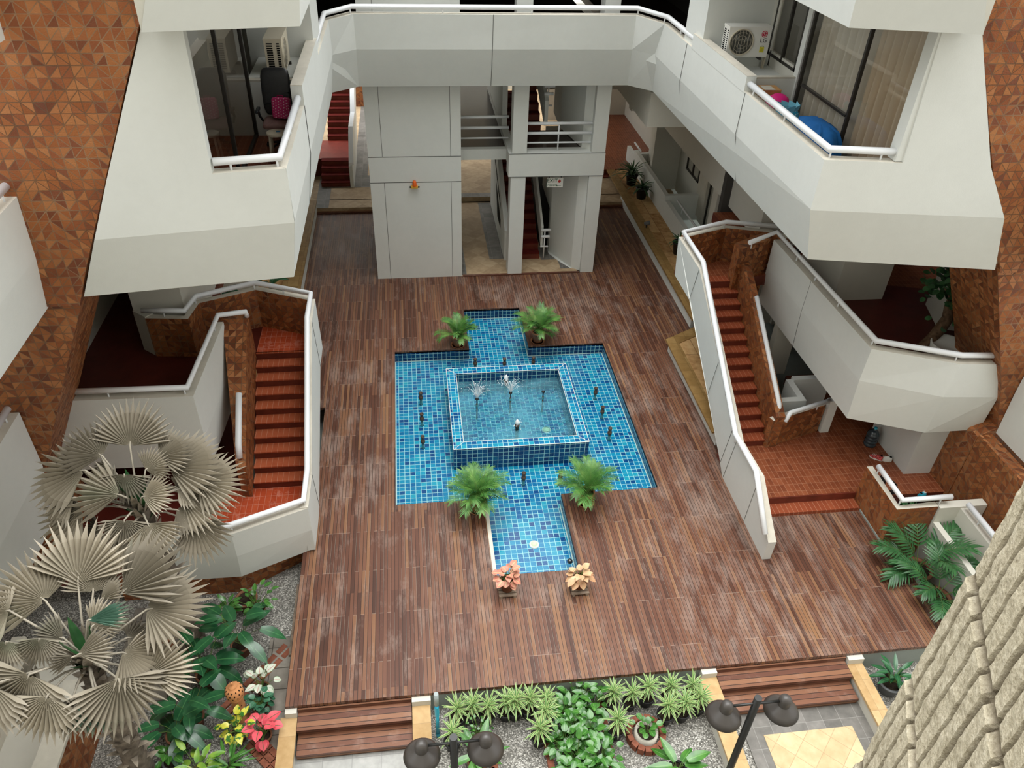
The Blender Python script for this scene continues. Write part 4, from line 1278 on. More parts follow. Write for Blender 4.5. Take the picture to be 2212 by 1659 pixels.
g = MB(); g.box(7.36, 7.47, 14.45, 14.62, 6.45, 9.28); g.prism([(7.02, 10.2), (7.14, 10.2), (7.14, 10.42), (7.02, 10.42)], 7.44, 9.28)
struct('trim_1', g, PL, 'white jambs framing the glass doors of the right balcony', 'trim')

# ---- doors and windows of the balconies
glazed('sliding_door', 'tall dark framed glass doors of the left balcony beside the office chair', 'door', -2.74, 10.45, 14.38, 6.46, 9.27, 2)
t, b = glazed('sliding_door', 'tall dark framed glass doors of the right balcony with curtains behind', 'door', 7.42, 10.45, 14.44, 6.46, 9.27, 2, bars=[(12.5, 14.3, 7.35)])
glazed('window', 'dark framed window next to the branded air conditioner', 'window', 7.45, 14.75, 16.1, 7.45, 9.0, 2)
def curtain(label, x, y0, y1, z0, z1, c, n=26):
    g = MB()
    pts = []
    N = n * 6
    for i in range(N + 1):
        a = i / N
        pts.append((x + 0.09 * math.sin(a * n * 2 * PI) + 0.02 * math.sin(a * n * 0.7 * PI + 1), y0 + (y1 - y0) * a))
    for i in range(N):
        a, b = pts[i], pts[i + 1]
        g.poly([(*a, z0), (*b, z0), (*b, z1), (*a, z1)], s=True)
    return tag(g.build('curtain', c), label, 'curtain')
M['curtain_grey'] = simple('grey_brown_curtain', (0.72, 0.66, 0.56), 0.9, 0.1)
M['curtain_tan'] = simple('tan_curtain', (0.66, 0.53, 0.38), 0.9, 0.1)
curtain('tan curtain behind the nearer glass door of the right balcony', 7.60, 10.5, 12.4, 6.5, 9.1, M['curtain_tan'], 9)
curtain('grey curtain behind the farther glass door of the right balcony', 7.60, 12.45, 14.4, 6.5, 9.1, M['curtain_grey'], 9)

# ---- stone clad pier close to the camera
def stone_pier():
    P0 = Vector((2.47, 2.04, 0)); u = Vector((-0.454, -0.891, 0)); nrm = Vector((-0.891, 0.454, 0))
    g = MB()
    random.seed(5)
    nu, W = 132, 1.65
    z0, z1 = 4.2, 11.1
    nz = 190
    rib = 0.135
    course = [4.2, 5.35, 6.2, 7.05, 7.9, 8.75, 9.6, 10.5, 11.2]
    from mathutils import noise as mn
    rows = []
    gm = {}
    for j in range(nz + 1):
        z = z0 + (z1 - z0) * j / nz
        r = []
        ci = sum(1 for c in course if c <= z)
        for i in range(nu + 1):
            s = W * i / nu
            sh = 0.0
            ph = ((s + sh) / rib) % 1.0
            groove = 0.0 if 0.10 < ph < 0.90 else -0.030
            ridge = 0.003 * math.sin(PI * ph)
            dist = min(abs(z - c) for c in course)
            seam = -0.03 if dist < 0.02 else 0.0
            step = 0.016 * ((z - max([c for c in course if c <= z])) / 0.85)
            nv = mn.noise(Vector((s * 9, z * 9, ci * 3.1))) * 0.007 + mn.noise(Vector((s * 30, z * 30, 1.0))) * 0.005
            gm[(i, j)] = (1.0 if groove < 0 or seam < 0 else 0.0)
            r.append(P0 + u * s + Vector((0, 0, z)) + nrm * (groove + ridge + seam + step + nv))
        rows.append(r)
    for j in range(nz):
        for i in range(nu):
            g.poly([rows[j][i], rows[j][i + 1], rows[j + 1][i + 1], rows[j + 1][i]], uv=[(gm[i, j], 0), (gm[i + 1, j], 0), (gm[i + 1, j + 1], 0), (gm[i, j + 1], 0)], s=False)
    A, B = P0 - nrm * 0.02, P0 + u * W - nrm * 0.02
    D = -nrm * 0.9
    # far end face ribbed simply, back and lower shaft
    for a, b in ((A, A + D), (A + D, B + D), (B + D, B)):
        g.poly([(a.x, a.y, z0), (b.x, b.y, z0), (b.x, b.y, z1), (a.x, a.y, z1)], uv=[(0, 0)] * 4)
    q = [A, B, B + D, A + D]
    g.prism([(p.x, p.y) for p in q], -0.5, z0)
    g.poly([(p.x, p.y, z1) for p in q])
    t = NT('split_face_stone')
    o = t.obj()
    n1 = t.noise(o, 16, 6, 0.7); n2 = t.noise(o, 55, 3, 0.6)
    k = t.math('ADD', t.math('MULTIPLY', n1, 0.6), t.math('MULTIPLY', n2, 0.4))
    cc = t.ramp(k, [(0.30, (0.22, 0.18, 0.115)), (0.42, (0.44, 0.385, 0.275)), (0.55, (0.60, 0.535, 0.40)), (0.68, (0.74, 0.68, 0.54))])
    cc = t.mix(t.math('MULTIPLY', t.math('MINIMUM', t.sep(t.uv())[0], 1.0), 0.85), cc, (0.11, 0.085, 0.055))  # brown in grooves and seams: dirt plus painted shade to deepen them
    t.bump(k, 0.9, 0.03)
    return struct('stone_pier', g, t.fin(cc, 0.9, 0.1), 'rough ribbed beige stone pier close to the camera at the lower right', 'pier')
stone_pier()

# ---- handrails
def handrail(label, pts, posts, h=0.30, r=0.045, n=10, square=False, group=None, drop=0.0):
    """pts: cap-level polyline; rail runs h above it; posts at (segment, fraction)"""
    base = Vector(pts[0])
    t = thing('handrail', label, 'handrail', base, 0, group)
    top = [Vector(p) + Vector((0, 0, h)) for p in pts]
    m = MB(base)
    m.tube(top, r, n)
    m.build('rail', M['rail'], t)
    for sgm, f in posts:
        a = Vector(pts[sgm]).lerp(Vector(pts[sgm + 1]), f)
        m = MB(base); m.tube([a - Vector((0, 0, 0.03)), a + Vector((0, 0, h))], 0.016, 6); m.build('post', M['rail'], t)
    return t
ro = 0.07
handrail('white handrail on the left balcony corner beside the chair and stools', [(-2.58, 10.28, ZC), (-1.74, 10.42, ZC), (-1.74, 12.95, ZC)], [(0, 0.25), (0, 0.95), (1, .5), (1, .95)], 0.13, 0.055)
handrail('white handrail on the right balcony corner in front of the curtained doors', [(7.04, 10.28, ZC), (6.08, 10.42, ZC), (6.08, 13.62, ZC)], [(0, 0.2), (0, 0.97), (1, 0.5), (1, 0.93)], 0.13, 0.055)
handrail('long white handrail along the bridging walkway parapet at the far end', [(-1.74, 16.05, ZC), (-1.74, 18.95, ZC), (-1.18, 19.7, ZC), (5.6, 19.74, ZC), (6.08, 18.8, ZC), (6.08, 16.72, ZC)],
         [(0, .5), (0, .97), (1, .95), (2, .31), (2, .62), (3, 0.02), (3, .9), (4, .5), (4, .97)], 0.14, 0.055)
handrail('white handrail around the dark left landing above the upper fan palm', [(-6.15, 11.42, 2.94), (-4.08, 11.38, 2.94), (-3.97, 13.75, 2.94), (-3.45, 13.85, 2.94), (-3.45, 13.9, 2.8)], [(0, .35), (0, .97), (1, .85)], 0.14, 0.055)
handrail('white handrail bending around the upper landing of the left stairs', [(-5.5, 14.06, 2.93), (-4.66, 13.98, 2.93), (-4.55, 14.55, 2.93), (-3.42, 15.04, 2.93), (-2.21, 14.5, 2.93), (-2.21, 13.55, 2.93), (-2.21, 11.0, 1.17), (-2.21, 10.2, 1.17), (-3.42, 9.70, 1.17), (-5.1, 9.72, 1.17)],
         [(0, .5), (1, .9), (2, .97), (3, .5), (4, .6), (5, .3), (5, .7), (6, .95), (7, .98), (8, .5)], 0.14, 0.055)
handrail('short white handrail bar on the inner wall of the left stairs', [(-3.55, 12.5, 1.85), (-3.55, 11.7, 1.22), (-3.55, 11.58, 0.98)], [(0, .3), (0, .8)], 0.2, 0.06)
handrail('white handrail following the sloping parapet of the right stairs', [(6.20, 9.1, 0.6), (6.20, 10.0, 1.36), (6.20, 11.1, 1.33), (6.20, 14.35, 3.46), (6.20, 15.8, 3.46), (7.40, 16.28, 3.46), (8.6, 15.98, 3.46)],
         [(0, .2), (0, .95), (1, .95), (2, .25), (2, .55), (2, .97), (3, .9), (4, .97)], 0.14, 0.055)
handrail('white handrail along the big faceted right balcony parapet', [(7.55, 15.15, 3.48), (8.38, 15.6, 3.5), (8.46, 11.06, 3.5), (9.83, 10.48, 3.5), (10.62, 10.42, 3.5)], [(0, .1), (1, .25), (1, .45), (1, .68), (1, .98), (2, .95)], 0.14, 0.055)
handrail('white handrail on the inner wall of the right stairs', [(7.62, 14.35, 2.55), (7.62, 12.2, 1.15), (7.62, 12.05, 0.9)], [(0, .4), (0, .75)], 0.13, 0.05)
handrail('curved white handrail on the low terracotta wall at the stair foot', [(7.72, 11.95, 0.85), (7.85, 12.05, 1.02), (8.9, 12.38, 1.02)], [(1, .7)], 0.13, 0.05)
handrail('white handrail on the terracotta parapet beside the right end of the deck', [(8.95, 10.3, 0.97), (8.95, 9.36, 0.97), (9.95, 9.36, 0.97)], [(0, .95), (1, .8), (0, .05)], 0.15, 0.055)
handrail('white handrail on the low wall behind the potted palms', [(10.22, 9.2, 0.9), (10.22, 6.0, 0.9)], [(0, .12), (0, .6)], 0.15, 0.055)
handrail('white handrail end on the nearer left balcony, upper one', [(-5.14, 10.1, 7.21), (-5.14, 5, 7.21)], [(0, .03), (0, .4)], 0.14, 0.055)
handrail('white handrail end on the nearer left balcony, lower one', [(-6.32, 10.1, 3.64), (-6.32, 5, 3.64)], [(0, .03), (0, .4)], 0.14, 0.055)
handrail('thin grey handrail behind the long right planter', [(8.7, 23.2, 0.85), (8.7, 17.6, 0.85)], [(0, .1), (0, .6)], 0.2, 0.035)
handrail('short grey handrail by the far end of the long right planter', [(8.62, 28.6, 0.85), (8.62, 27.7, 0.85)], [], 0.2, 0.035)
def bars(label, x0, x1, y, zs, posts):
    t = thing('railing', label, 'railing', ((x0 + x1) / 2, y, zs[-1] - 0.25))
    for k, z in enumerate(zs):
        m = MB(t.location); m.tube([(x0, y, z), (x1, y, z)], 0.042 if k < len(zs) - 1 else 0.025, 8); m.build('bar', M['rail'], t)
    for x in posts:
        m = MB(t.location); m.tube([(x, y, zs[-1] - 0.25), (x, y, zs[0])], 0.02, 6); m.build('post', M['rail'], t)
bars('white three-bar railing in the right opening of the tower', 3.17, 4.98, 20.7, (4.50, 4.23, 3.97), (4.06,))
bars('white three-bar railing in the left opening of the tower', 1.37, 2.77, 21.4, (4.46, 4.16, 3.87), ())
def stub(label, x, y, z):
    t = thing('rail_stub', label, 'railing', (x, y, z - 0.4))
    for k, dz in enumerate((0.55, 0.33, 0.0)):
        m = MB(t.location); m.tube([(x - 0.12, y, z + dz), (x + 0.18 - 0.03 * k, y, z + dz)], 0.045 if k < 2 else 0.025, 8); m.build('bar', M['rail'], t)
    m = MB(t.location); m.tube([(x, y, z - 0.4), (x, y, z + .55)], 0.02, 6); m.build('post', M['rail'], t)
stub('white railing stub at the foot of the carpeted tower stairs', 3.98, 21.4, 0.45)
stub('white railing stub on the upper flight of the tower', 3.98, 22.2, 4.5)
# far left stairs
stair_flight('short dark red flight in the far left corner beyond the deck', -3.2, -2.19, 27.0, 0.16, 4, 0.28, 0.16, M['carpet'], 0.1)
g = MB(); g.prism([(-4.4, 27.6), (-3.2, 28.1), (-2.15, 28.12), (-2.15, 29.95), (-4.4, 29.95)], 0.1, 0.80, mtop=1)
struct('floor_slab', g, [M['riser'], simple('red_landing', (0.24, 0.035, 0.022), 0.4, 0.3, 0.2, 3)], 'red landing of the far left stairs', 'floor')
stair_flight('upper dark red flight in the far left corner beyond the deck', -3.1, -2.19, 29.95, 0.80, 11, 0.27, 0.17, M['carpet'], 0.1)
g = MB(); g.extr([(-2.05, y, z) for y, z in ((26.9, 0.1), (26.9, 0.95), (28.2, 1.75), (29.8, 1.75), (33.0, 3.7), (33, 2.2), (29.9, 0.2))], (-0.12, 0, 0))
struct('parapet_wall', g, PL, 'white balustrade of the far left stairs', 'parapet')
g = MB(); g.extr([(-1.99, y, z) for y, z in ((26.9, 1.0), (28.2, 1.85), (29.8, 1.85), (33.0, 3.8), (33.0, 3.88), (29.78, 1.93), (28.18, 1.93), (26.9, 1.08))], (-0.16, 0, 0))
tag(g.build('handrail', M['rail']), 'white flat handrail on the far left balustrade', 'handrail')
g = MB(); g.box(-2.4, -1.3, 36.0, 36.2, 0.1, 2.2); struct('wall_back', g, M['brick'], 'terracotta wall glimpsed beyond the far left stairs', 'wall')

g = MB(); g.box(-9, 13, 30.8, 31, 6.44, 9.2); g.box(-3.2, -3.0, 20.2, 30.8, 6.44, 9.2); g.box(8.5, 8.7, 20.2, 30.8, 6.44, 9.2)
struct('wall_back', g, M['painted_shade_wall'], 'dim walls of the corridor behind the bridging parapet', 'wall')
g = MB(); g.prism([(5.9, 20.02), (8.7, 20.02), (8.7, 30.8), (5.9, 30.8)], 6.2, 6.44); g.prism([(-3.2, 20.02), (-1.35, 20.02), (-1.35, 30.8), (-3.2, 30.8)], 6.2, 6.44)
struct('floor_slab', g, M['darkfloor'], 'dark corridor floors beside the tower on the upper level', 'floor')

# ================================================================ OBJECTS
def text_mesh(name, body, size, mat, loc, rot, parent=None, align='CENTER', ext=0.002):
    cu = bpy.data.curves.new(name, 'FONT')
    cu.body = body
    cu.size = size
    cu.align_x = align
    cu.align_y = 'CENTER'
    cu.extrude = ext
    tmp = bpy.data.objects.new(name + '_curve', cu)
    col.objects.link(tmp)
    dg = bpy.context.evaluated_depsgraph_get()
    me = bpy.data.meshes.new_from_object(tmp.evaluated_get(dg))
    bpy.data.objects.remove(tmp)
    me.materials.clear()
    me.materials.append(mat)
    o = bpy.data.objects.new(name, me)
    col.objects.link(o)
    o.location = loc
    o.rotation_euler = rot
    if parent is not None:
        o.parent = parent
    return o

def disc(m, c, r, n=24, mi=0, R=None):
    c = Vector(c)
    R = R or Matrix.Identity(3)
    m.poly([c + R @ Vector((r * math.cos(2 * PI * i / n), r * math.sin(2 * PI * i / n), 0)) for i in range(n)], m=mi)

# ---- fountain nozzles in the pool
NZ = [(-.03, 14.85, 'farthest of the three left of the raised tub'), (-.03, 14.05, 'middle of the three left of the raised tub'), (-.03, 13.25, 'nearest of the three left of the raised tub'),
      (1.40, 16.15, 'left of the three behind the raised tub'), (2.15, 16.1, 'middle of the three behind the raised tub'), (2.90, 16.1, 'right of the three behind the raised tub'),
      (4.25, 14.7, 'farthest of the three right of the raised tub'), (4.26, 13.95, 'middle of the three right of the raised tub'), (4.26, 13.17, 'nearest of the three right of the raised tub'),
      (2.08, 11.88, 'left of the pair in front of the raised tub'), (2.87, 11.83, 'right of the pair in front of the raised tub')]
def nozzle(x, y, lab):
    t = thing('fountain_nozzle', lab, 'fountain nozzle', (x, y, PF), 0, 'bronze nozzles standing in the pool')
    b = t.location
    m = MB(b); m.lathe([(0.0, 0.0), (0.045, 0.0), (0.032, 0.02), (0.032, 0.19), (0.0, 0.19)], b, 12); m.build('riser_pipe', simple('teal_pipe', (0.05, 0.22, 0.26), 0.4) if 'teal_pipe' not in bpy.data.materials else bpy.data.materials['teal_pipe'], t)
    m = MB(b); m.lathe([(0.0, 0.17), (0.05, 0.17), (0.05, 0.235), (0.038, 0.24), (0.038, 0.32), (0.046, 0.325), (0.046, 0.36), (0.032, 0.36), (0.032, 0.30), (0.0, 0.30)], b, 14); m.build('nozzle_head', M['nozzle'], t)
    return t
n0 = nozzle(NZ[0][0], NZ[0][1], 'small bronze fountain nozzle, ' + NZ[0][2])
for x, y, l in NZ[1:]:
    copy_thing(n0, (x, y, PF), 0, 'small bronze fountain nozzle, ' + l)
# ---- jets inside the tub
M['spray'] = (lambda t: t.fin((0.92, 0.95, 0.97), 0.15, 0.5))(NT('white_spray'))
def jet(x, y, lab):
    t = thing('fountain_jet', lab, 'fountain jet', (x, y, 0.05), 0, 'slim jets standing in the raised tub')
    b = t.location
    m = MB(b); m.lathe([(0.018, -0.35), (0.018, 0.12), (0.0, 0.12)], b, 8); m.lathe([(0.03, 0.02), (0.03, 0.08), (0.0, 0.08)], b, 8, m=1); m.build('stem', [M['nozzle'], bpy.data.materials['teal_pipe']], t)
    m = MB(b); m.lathe([(0.012, 0.12), (0.014, 0.2), (0.042, 0.24), (0.042, 0.255), (0.0, 0.25)], b, 10); m.build('funnel', M['black_plastic'], t)
jet(1.27, 14.15, 'slim fountain jet with a funnel head, leftmost in the raised tub, spraying')
jet(2.08, 14.32, 'slim fountain jet with a funnel head, middle of the raised tub, spraying')
jet(2.86, 14.3, 'slim fountain jet on the right of the raised tub, not spraying')
def spray(x, y, seed, lab):
    rnd = random.Random(seed)
    m = MB()
    for k in range(34):
        a = rnd.uniform(0, 2 * PI); sp = rnd.uniform(0.05, 0.28); h = rnd.uniform(0.22, 0.42)
        pts = []
        for i in range(7):
            f = i / 6 * rnd.uniform(0.75, 1.0)
            pts.append((x + math.cos(a) * sp * f, y + math.sin(a) * sp * f, 0.30 + h * (2 * f - f * f)))
        m.tube(pts, [0.0030] * 5 + [0.0022, 0.001], 4, cap=False)
        for i in range(3):
            f = rnd.uniform(0.7, 1.35)
            c = Vector((x + math.cos(a) * sp * f, y + math.sin(a) * sp * f, 0.30 + h * (2 * f - f * f)))
            m.obox(c, .009, .009, .011)
    return tag(m.build('water_spray', M['spray']), lab, 'water spray', 'fan sprays above the tub jets', 'stuff')
spray(1.27, 14.15, 1, 'fan of white water spray above the leftmost tub jet')
spray(2.08, 14.32, 2, 'fan of white water spray above the middle tub jet')
def bubbler(x, y, lab):
    t = thing('bubbler', lab, 'fountain jet', (x, y, 0.05), 0, 'short bubbling nozzles in the raised tub')
    b = t.location
    m = MB(b); m.lathe([(0.04, -0.3), (0.04, 0.06), (0.055, 0.06), (0.055, 0.12), (0.0, 0.12)], b, 10); m.build('nozzle_head', M['nozzle'], t)
    m = MB(b); rnd = random.Random(int(y * 100))
    m.lathe([(0.03, 0.12), (0.05, 0.17), (0.04, 0.22), (0.015, 0.27), (0, 0.28)], b, 9)
    for k in range(14):
        m.obox(Vector(b) + Vector((rnd.uniform(-.1, .1), rnd.uniform(-.1, .1), rnd.uniform(.05, .22))), .014, .014, .014)
    m.build('foam', M['spray'], t)
bubbler(2.11, 13.3, 'bubbling white nozzle near the front rim of the raised tub')
bubbler(2.06, 15.0, 'bubbling white nozzle by the back rim of the raised tub')
t = thing('pool_light', 'round white underwater light on the floor of the near arm of the pool', 'pool light', (2.07, 10.18, PF))
m = MB(t.location); m.lathe([(0.10, 0.0), (0.10, 0.02), (0.075, 0.025)], t.location, 24); m.build('rim', M['white_plastic'], t)
m = MB(t.location); m.lathe([(0.075, 0.024), (0.05, 0.027), (0.048, 0.022), (0.02, 0.027), (0, 0.027)], t.location, 24); m.build('lens', simple('pale_lens', (0.60, 0.66, 0.42), 0.3, 0.4), t)
t = thing('tub_light', 'round pale underwater light on the floor of the raised tub', 'pool light', (2.86, 13.62, PF + .01))
m = MB(t.location); m.lathe([(0.09, 0.0), (0.09, 0.03), (0.0, 0.035)], t.location, 20); m.build('lens', simple('yellow_lens', (0.75, 0.75, 0.45), 0.3, 0.4), t)
m = MB(t.location); m.lathe([(0.11, 0.0), (0.11, 0.012), (0.09, 0.014)], t.location, 20); m.build('rim', M['white_plastic'], t)
t = thing('float_ball', 'small dark shiny ball in the pool corner near the peach leaved plant', 'float', (2.66, 9.55, -0.15))
m = MB(t.location); m.lathe([(0.0, -0.05)] + [(0.055 * math.sin(PI * i / 8), -0.05 + 0.055 * (1 - math.cos(PI * i / 8))) for i in range(1, 8)] + [(0, 0.06)], t.location, 16); m.build('ball', simple('dark_chrome', (0.10, 0.10, 0.10), 0.2, 0.6, 0, 1, 0, 0.8), t)

# ---- twin lamps
def twin_lamp(x, y, lab, s):
    t = thing('twin_lamp', lab, 'street lamp', (x, y, -0.5), 0, 'twin headed garden lamps')
    b = t.location
    m = MB(b); m.tube([(x, y, -0.5), (x, y, 3.18)], 0.045, 12); m.lathe([(0.11, 0), (0.11, .05), (0.05, .12)], b, 14); m.build('pole', M['pole'], t)
    m = MB(b); m.tube([(x - .36, y, 3.06), (x + .36, y, 3.06)], 0.017, 8); m.build('cross_arm', M['pole'], t)
    for sg in (-1, 1):
        c = (x + sg * 0.36, y, 3.0)
        m = MB(b)
        m.lathe([(0.205, -0.155), (0.212, -0.15), (0.16, -0.085), (0.11, -0.04), (0.075, -0.01)], c, 28)
        m.lathe([(0.203, -0.158), (0.155, -0.09), (0.10, -0.045), (0.0, -0.03)], c, 28)
        sh = m.build('lamp_shade', M['lamp'], t)
        m = MB(b)
        m.lathe([(0.076, -0.02), (0.074, 0.07)] + [(0.074 * math.cos(a * PI / 12), 0.07 + 0.074 * math.sin(a * PI / 12)) for a in range(1, 6)] + [(0, 0.144)], c, 20)
        m.build('lamp_cap', M['lamp'], t)
        m = MB(b); m.lathe([(0.0, -0.13), (0.05, -0.11), (0.055, -0.07), (0.0, -0.03)], c, 12); m.build('bulb', M['white_plastic'], t)
    return t
twin_lamp(0.162, 4.50, 'dark twin-headed lamp in front of the garden bed, left of the two', 0)
twin_lamp(3.74, 4.60, 'dark twin-headed lamp beside the wider wooden steps, right of the two', 0)
# ---- blue pipe
t = thing('standpipe', 'light blue standpipe with grey top beside the stone coping', 'pipe', (-0.01, 6.53, -0.5))
b = t.location
M['bluepipe'] = simple('light_blue_pvc', (0.03, 0.42, 0.60), 0.4, 0.4)
m = MB(b); m.tube([(b.x, b.y, -0.5), (b.x, b.y, 0.45)], 0.028, 10); m.lathe([(0.036, 0.05), (0.036, 0.12)], b, 10); m.lathe([(0.036, 0.62), (0.036, 0.86)], b, 10); m.build('pipe', M['bluepipe'], t)
m = MB(b); m.tube([(b.x, b.y, 0.42), (b.x, b.y, 0.72)], 0.036, 10); m.build('cap', simple('grey_pvc', (0.33, 0.38, 0.38), 0.5), t)

# ---- exit sign and beacon on the tower
t = thing('exit_sign', 'small white EXIT sign hanging from the tower beam', 'sign', (4.03, 20.6, 2.72))
b = t.location
Xs, Xe, zs0, zs1 = 3.80, 4.26, 2.72, 3.0
m = MB(b); m.box(Xs, Xe, 20.585, 20.615, zs0, zs1); m.build('panel', M['white_plastic'], t)
M['signgreen'] = simple('sign_green', (0.02, 0.10, 0.05), 0.5)
M['signred'] = simple('sign_red', (0.50, 0.03, 0.02), 0.5)
RX = (PI / 2, 0, 0)
text_mesh('lettering', 'EXIT', 0.155, M['signgreen'], (3.95 - b.x, -0.017, 2.915 - b.z), RX, t)
text_mesh('lettering', 'ทางออก', 0.10, M['signgreen'], (3.93 - b.x, -0.017, 2.785 - b.z), RX, t)
m = MB(b)
yy = 20.583
m.poly([(4.06, yy, 2.77), (4.10, yy, 2.80), (4.10, yy, 2.777), (4.21, yy, 2.777), (4.21, yy, 2.763), (4.10, yy, 2.763), (4.10, yy, 2.74)])
m.build('arrow', M['signgreen'], t)
m = MB(b)
m.poly([(4.15, yy, 2.85), (4.19, yy, 2.87), (4.20, yy, 2.91), (4.175, yy, 2.93), (4.165, yy, 2.975), (4.14, yy, 2.94), (4.135, yy, 2.91), (4.115, yy, 2.925), (4.11, yy, 2.88)])
m.build('flame_symbol', M['signred'], t)
m = MB(b); m.box(3.85, 3.87, 20.59, 20.61, 3.0, 3.09); m.box(4.19, 4.21, 20.59, 20.61, 3.0, 3.09); m.build('hanger', M['pole'], t)
t = thing('alarm_beacon', 'small orange alarm beacon on a yellow bracket on the tower wall', 'alarm beacon', (0.08, 20.47, 2.86))
b = t.location
m = MB(b); m.box(-0.01, 0.17, 20.40, 20.5, 2.84, 2.90); m.build('bracket', simple('yellow_bracket', (0.75, 0.42, 0.05), 0.5), t)
m = MB(b); m.lathe([(0.06, 0.04), (0.055, 0.14), (0.04, 0.19), (0, 0.20)], (0.08, 20.43, 2.86), 14); m.build('beacon_lens', simple('orange_lens', (0.75, 0.12, 0.01), 0.2, 0.5), t)
m = MB(b); m.lathe([(0.0, -0.01), (0.03, -0.01), (0.03, 0.02), (0, 0.02)], (-0.03, 20.42, 2.87), 8); m.lathe([(0.0, -0.01), (0.03, -0.01), (0.03, 0.02), (0, 0.02)], (0.19, 20.42, 2.87), 8); m.build('horn', M['black_plastic'], t)

# ---- air conditioners
def ac_unit(name, lab, base, rz, front):
    t = thing(name, lab, 'air conditioner', base, rz)
    W, Hh, D = 0.86, 0.56, 0.30
    m = MB(); m.box(-W / 2, W / 2, -D / 2, D / 2, 0, Hh); m.box(-W / 2 - .006, W / 2 + .006, -D / 2 - .006, D / 2 + .006, Hh - .03, Hh + .004)
    cs = m.build('casing', M['cream_plastic'] if not front else M['white_plastic'], t)
    m = MB()
    R = Matrix.Rotation(PI / 2, 3, 'X')
    m.lathe([(0.25, 0.0), (0.25, 0.02), (0.235, 0.02), (0.228, 0.002)], (-0.15, -D / 2, Hh / 2), 40, R=R)
    m.build('fan_ring', M['cream_plastic'], t)
    m = MB(); disc(m, (-0.15, -D / 2 - 0.003, Hh / 2), 0.228, 36, R=R); m.build('fan_opening', simple('fan_dark', (0.07, 0.07, 0.06), 0.6), t)
    m = MB()
    for k in range(3):
        a = k * 2 * PI / 3
        m.poly([Vector((-0.15, -D / 2 - .006, Hh / 2)) + Vector((math.cos(a + q) * r, 0, math.sin(a + q) * r)) for r, q in ((.03, 0), (.2, .15), (.2, .75), (.05, .6))])
    m.build('fan', simple('fan_grey', (0.15, 0.15, 0.14), 0.5), t)
    m = MB()
    for r in (0.06, 0.12, 0.18, 0.225):
        m.tube([(-0.15 + r * math.cos(i * PI / 14), -D / 2 - .016, Hh / 2 + r * math.sin(i * PI / 14)) for i in range(29)], 0.0022, 4, cap=False)
    for i in range(-3, 4):
        x = i * 0.065; hh = math.sqrt(max(0, .228 ** 2 - x * x))
        m.tube([(-0.15 + x, -D / 2 - .014, Hh / 2 - hh), (-0.15 + x, -D / 2 - .014, Hh / 2 + hh)], 0.003, 4)
    m.build('guard', M['cream_plastic'], t)
    m = MB()
    for sx in (-.3, .3):
        m.box(sx - .02, sx + .02, -D / 2 - .03, D / 2 + .06, -0.05, 0.0)
    m.build('bracket', M['frame'], t)
    m = MB()
    for k in range(12):
        for j in range(2):
            y0 = -0.11 + j * 0.12
            m.box(-W / 2 - .004, -W / 2, y0, y0 + (.05 if j == 0 else .10), 0.06 + k * 0.037, 0.06 + k * 0.037 + .022)
    m.build('side_grille', M['black'], t)
    m = MB(); m.tube([(W / 2, 0, .25), (W / 2 + .06, 0, .22), (W / 2 + .07, 0.05, -.15), (W / 2 + .07, 0.1, -.55)], 0.02, 8); m.tube([(W / 2, 0.05, .2), (W / 2 + .035, 0.05, .15), (W / 2 + .035, .06, -.5)], 0.012, 6)
    m.build('pipes', M['cream_plastic'], t)
    return t, (W, Hh, D)
t, (W_, H_, D_) = ac_unit('air_conditioner', 'white air conditioner with a big round fan and red logo above the right parapet', (6.74, 15.72, 7.52), 0, True)
yf = -D_ / 2 - 0.004
red = simple('logo_red', (0.55, 0.01, 0.06), 0.35, 0.4)
m = MB(); disc(m, (0.30, yf, 0.43), 0.062, 28, R=Matrix.Rotation(PI / 2, 3, 'X')); lg = m.build('logo', red, t)
m = MB()
rr = 0.043
arc = [(0.30 + rr * math.cos(a), yf - .004, 0.43 + rr * math.sin(a)) for a in [math.radians(45 + i * 315 / 24) for i in range(25)]]
m.tube(arc, 0.0045, 5); m.tube([arc[-1], (0.318, yf - .004, 0.43)], 0.0045, 5); m.tube([(0.295, yf - .004, 0.452), (0.295, yf - .004, 0.412), (0.312, yf - .004, 0.412)], 0.0045, 5)
disc(m, (0.277, yf - .004, 0.449), 0.008, 10, R=Matrix.Rotation(PI / 2, 3, 'X'))
lt = m.build('logo_mark', M['white_plastic'], lg)
text_mesh('lettering', 'LG', 0.115, simple('logo_grey', (0.05, 0.05, 0.05), 0.5), (0.30, yf, 0.31), RX, t)
m = MB(); m.box(0.255, 0.345, yf - .003, yf, 0.09, 0.19); yl = m.build('label', simple('label_yellow', (0.80, 0.68, 0.03), 0.5), t)
m = MB(); 
for k in range(4): m.box(0.27, 0.33, yf - .005, yf - .003, 0.105 + k * .018, 0.111 + k * .018)
m.tube([(0.265 + .035 - .035 * math.cos(i * PI / 8), yf - .004, 0.185 + .026 * math.sin(i * PI / 8)) for i in range(9)], .004, 4)
m.build('label_print', simple('label_olive', (0.30, 0.30, 0.05), 0.5), yl)
t2, _ = ac_unit('air_conditioner', 'cream air conditioner seen from its slatted side behind the office chair', (-2.27, 15.05, 7.50), PI / 2, False)

